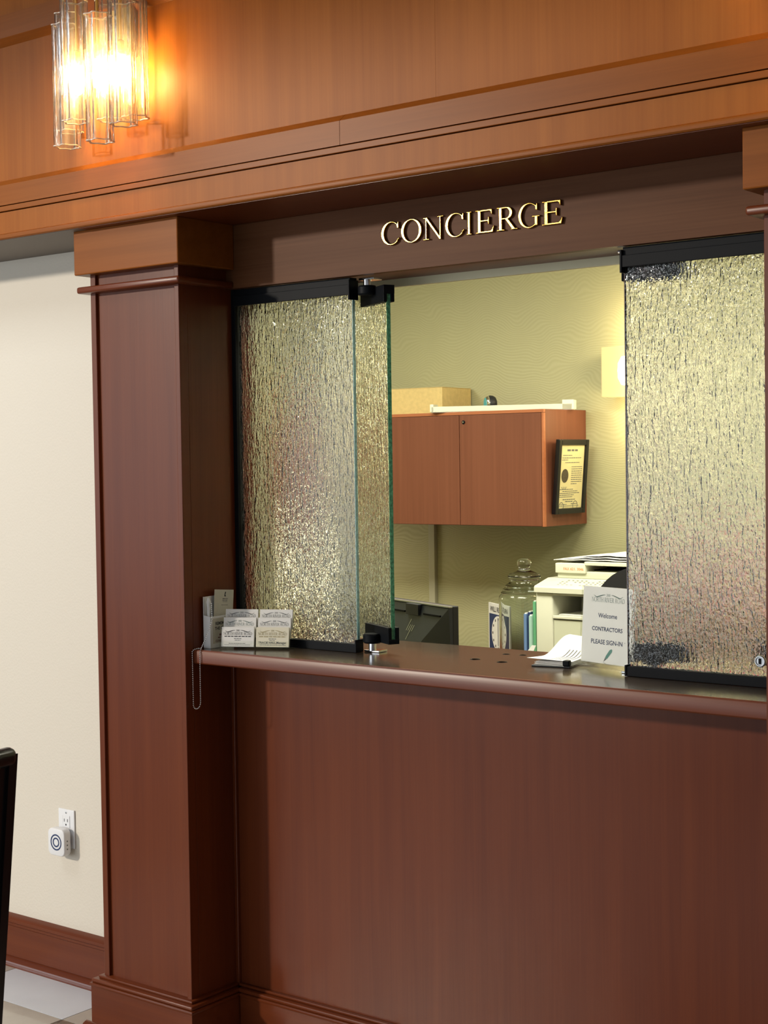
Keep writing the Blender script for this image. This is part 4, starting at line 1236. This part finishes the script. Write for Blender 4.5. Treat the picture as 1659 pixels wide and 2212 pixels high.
# =================================================================== LOBBY SMALL THINGS
ol = thing('wall_outlet', 'white electrical outlet on the cream wall', 'outlet', (-.71, .045, .41))
ox, oz = -.742, .4625
B().box(ox - .036, ox + .036, .040, .0448, oz - .058, oz + .058, .002, 3).build('cover_plate', 'white_plastic', ol, smooth=True)
for dz in (.021, -.021):
    rcp = B().box(ox - .0168, ox + .0168, .0385, .041, oz + dz - .0185, oz + dz + .0185, .002).build('receptacle', 'white_plastic', ol)
    b = B().box(ox - .0085, ox - .006, .0382, .0386, oz + dz - .001, oz + dz + .008).box(ox + .006, ox + .0085, .0382, .0386, oz + dz - .001, oz + dz + .008).box(ox - .0025, ox + .0025, .0382, .0386, oz + dz - .012, oz + dz - .007)
    b.build('slots', 'ink', rcp)
B().lathe([(.0005, 0), (.003, 0), (.003, .001), (.0005, .0014)], n=10).xf(Matrix.Translation((ox, .040, oz + .048)) @ Matrix.Rotation(math.radians(90), 4, 'X')).build('screw', 'steel', ol)
pd = thing('plug_in_chime', 'white plug-in chime with navy rings in the wall outlet', 'chime', (-.735, .03, .40))
dx, dz_ = -.748, .4265
b = B().box(dx - .037, dx + .037, .004, .030, dz_ - .041, dz_ + .041, .0)
t_ = b.bm
ve = [e for e in t_.edges if abs((e.verts[0].co - e.verts[1].co).y) > .02]
bmesh.ops.bevel(t_, geom=ve, offset=.017, segments=6, affect='EDGES', profile=.5)
bmesh.ops.bevel(t_, geom=[e for e in t_.edges if abs((e.verts[0].co - e.verts[1].co).y) < 1e-4], offset=.003, segments=2, affect='EDGES', profile=.5)
b.build('housing', 'white_plastic', pd, smooth=True, ang=50)
B().box(dx - .015, dx + .015, .030, .0383, dz_ - .02, dz_ + .03).build('plug', 'white_plastic', pd)
for r in (.0245, .0145):
    B().lathe([(r - .0042, 0), (r, 0), (r, .0006), (r - .0042, .0006), (r - .0042, 0)], n=40, caps=False).xf(Matrix.Translation((dx, .004, dz_)) @ Matrix.Rotation(math.radians(90), 4, 'X')).build('ring', 'navy', pd, smooth=False)
b = B()
for k in range(3):
    b.box(dx + .0368, dx + .0373, .014, .018, dz_ + .004 - k * .012, dz_ + .008 - k * .012)
b.build('button', 'ink_grey', pd)

# black chair at the left edge of the frame
c1 = Vector((.737, -1.313, 0))
chx = thing('black_chair', 'tall black chair back at the bottom left edge', 'chair', (c1.x, c1.y, 0), math.radians(100))
chx.scale = (1, 1, 1.075)
# local x: along the chair back to the far left (negative), local y: towards the front of the chair
def post(x):
    return [(x, .075, .0), (x, .060, .46), (x, .027, .75), (x, .0, .995)]
for x in (-.012, -.452):
    pth = post(x)
    b = B()
    for (a, c) in zip(pth[:-1], pth[1:]):
        pass
    prof = [(p[1] - .012, p[2]) for p in pth] + [(p[1] + .012, p[2]) for p in reversed(pth)]
    B().prism(prof, 'x', x - .010, x + .010).build('back_post', 'black_paint', chx, world=False)
    B().lathe([(.0005, 0), (.006, 0), (.006, .0015), (.0005, .002)], n=14).xf(Matrix.Translation((x + .010, .004, .955)) @ Matrix.Rotation(math.radians(90), 4, 'Y')).build('bolt', 'black_metal', chx, world=False)
B().box(-.462, -.001, -.014, .014, .975, 1.006, .013, 4).build('top_rail', 'black_paint', chx, smooth=True, world=False)
B().prism([(.062, .30), (.030, .56), (.020, .75), (-.006, .985), (.008, .985), (.034, .75), (.046, .56), (.078, .30)], 'x', -.443, -.021).build('back_panel', 'black_paint', chx, world=False)
B().box(-.47, .006, .06, .50, .43, .48, .015, 3).build('seat', 'black_fabric', chx, smooth=True, world=False)
for x in (-.012, -.452):
    B().box(x - .014, x + .014, .46, .488, 0, .44, .003).build('front_leg', 'black_paint', chx, world=False)
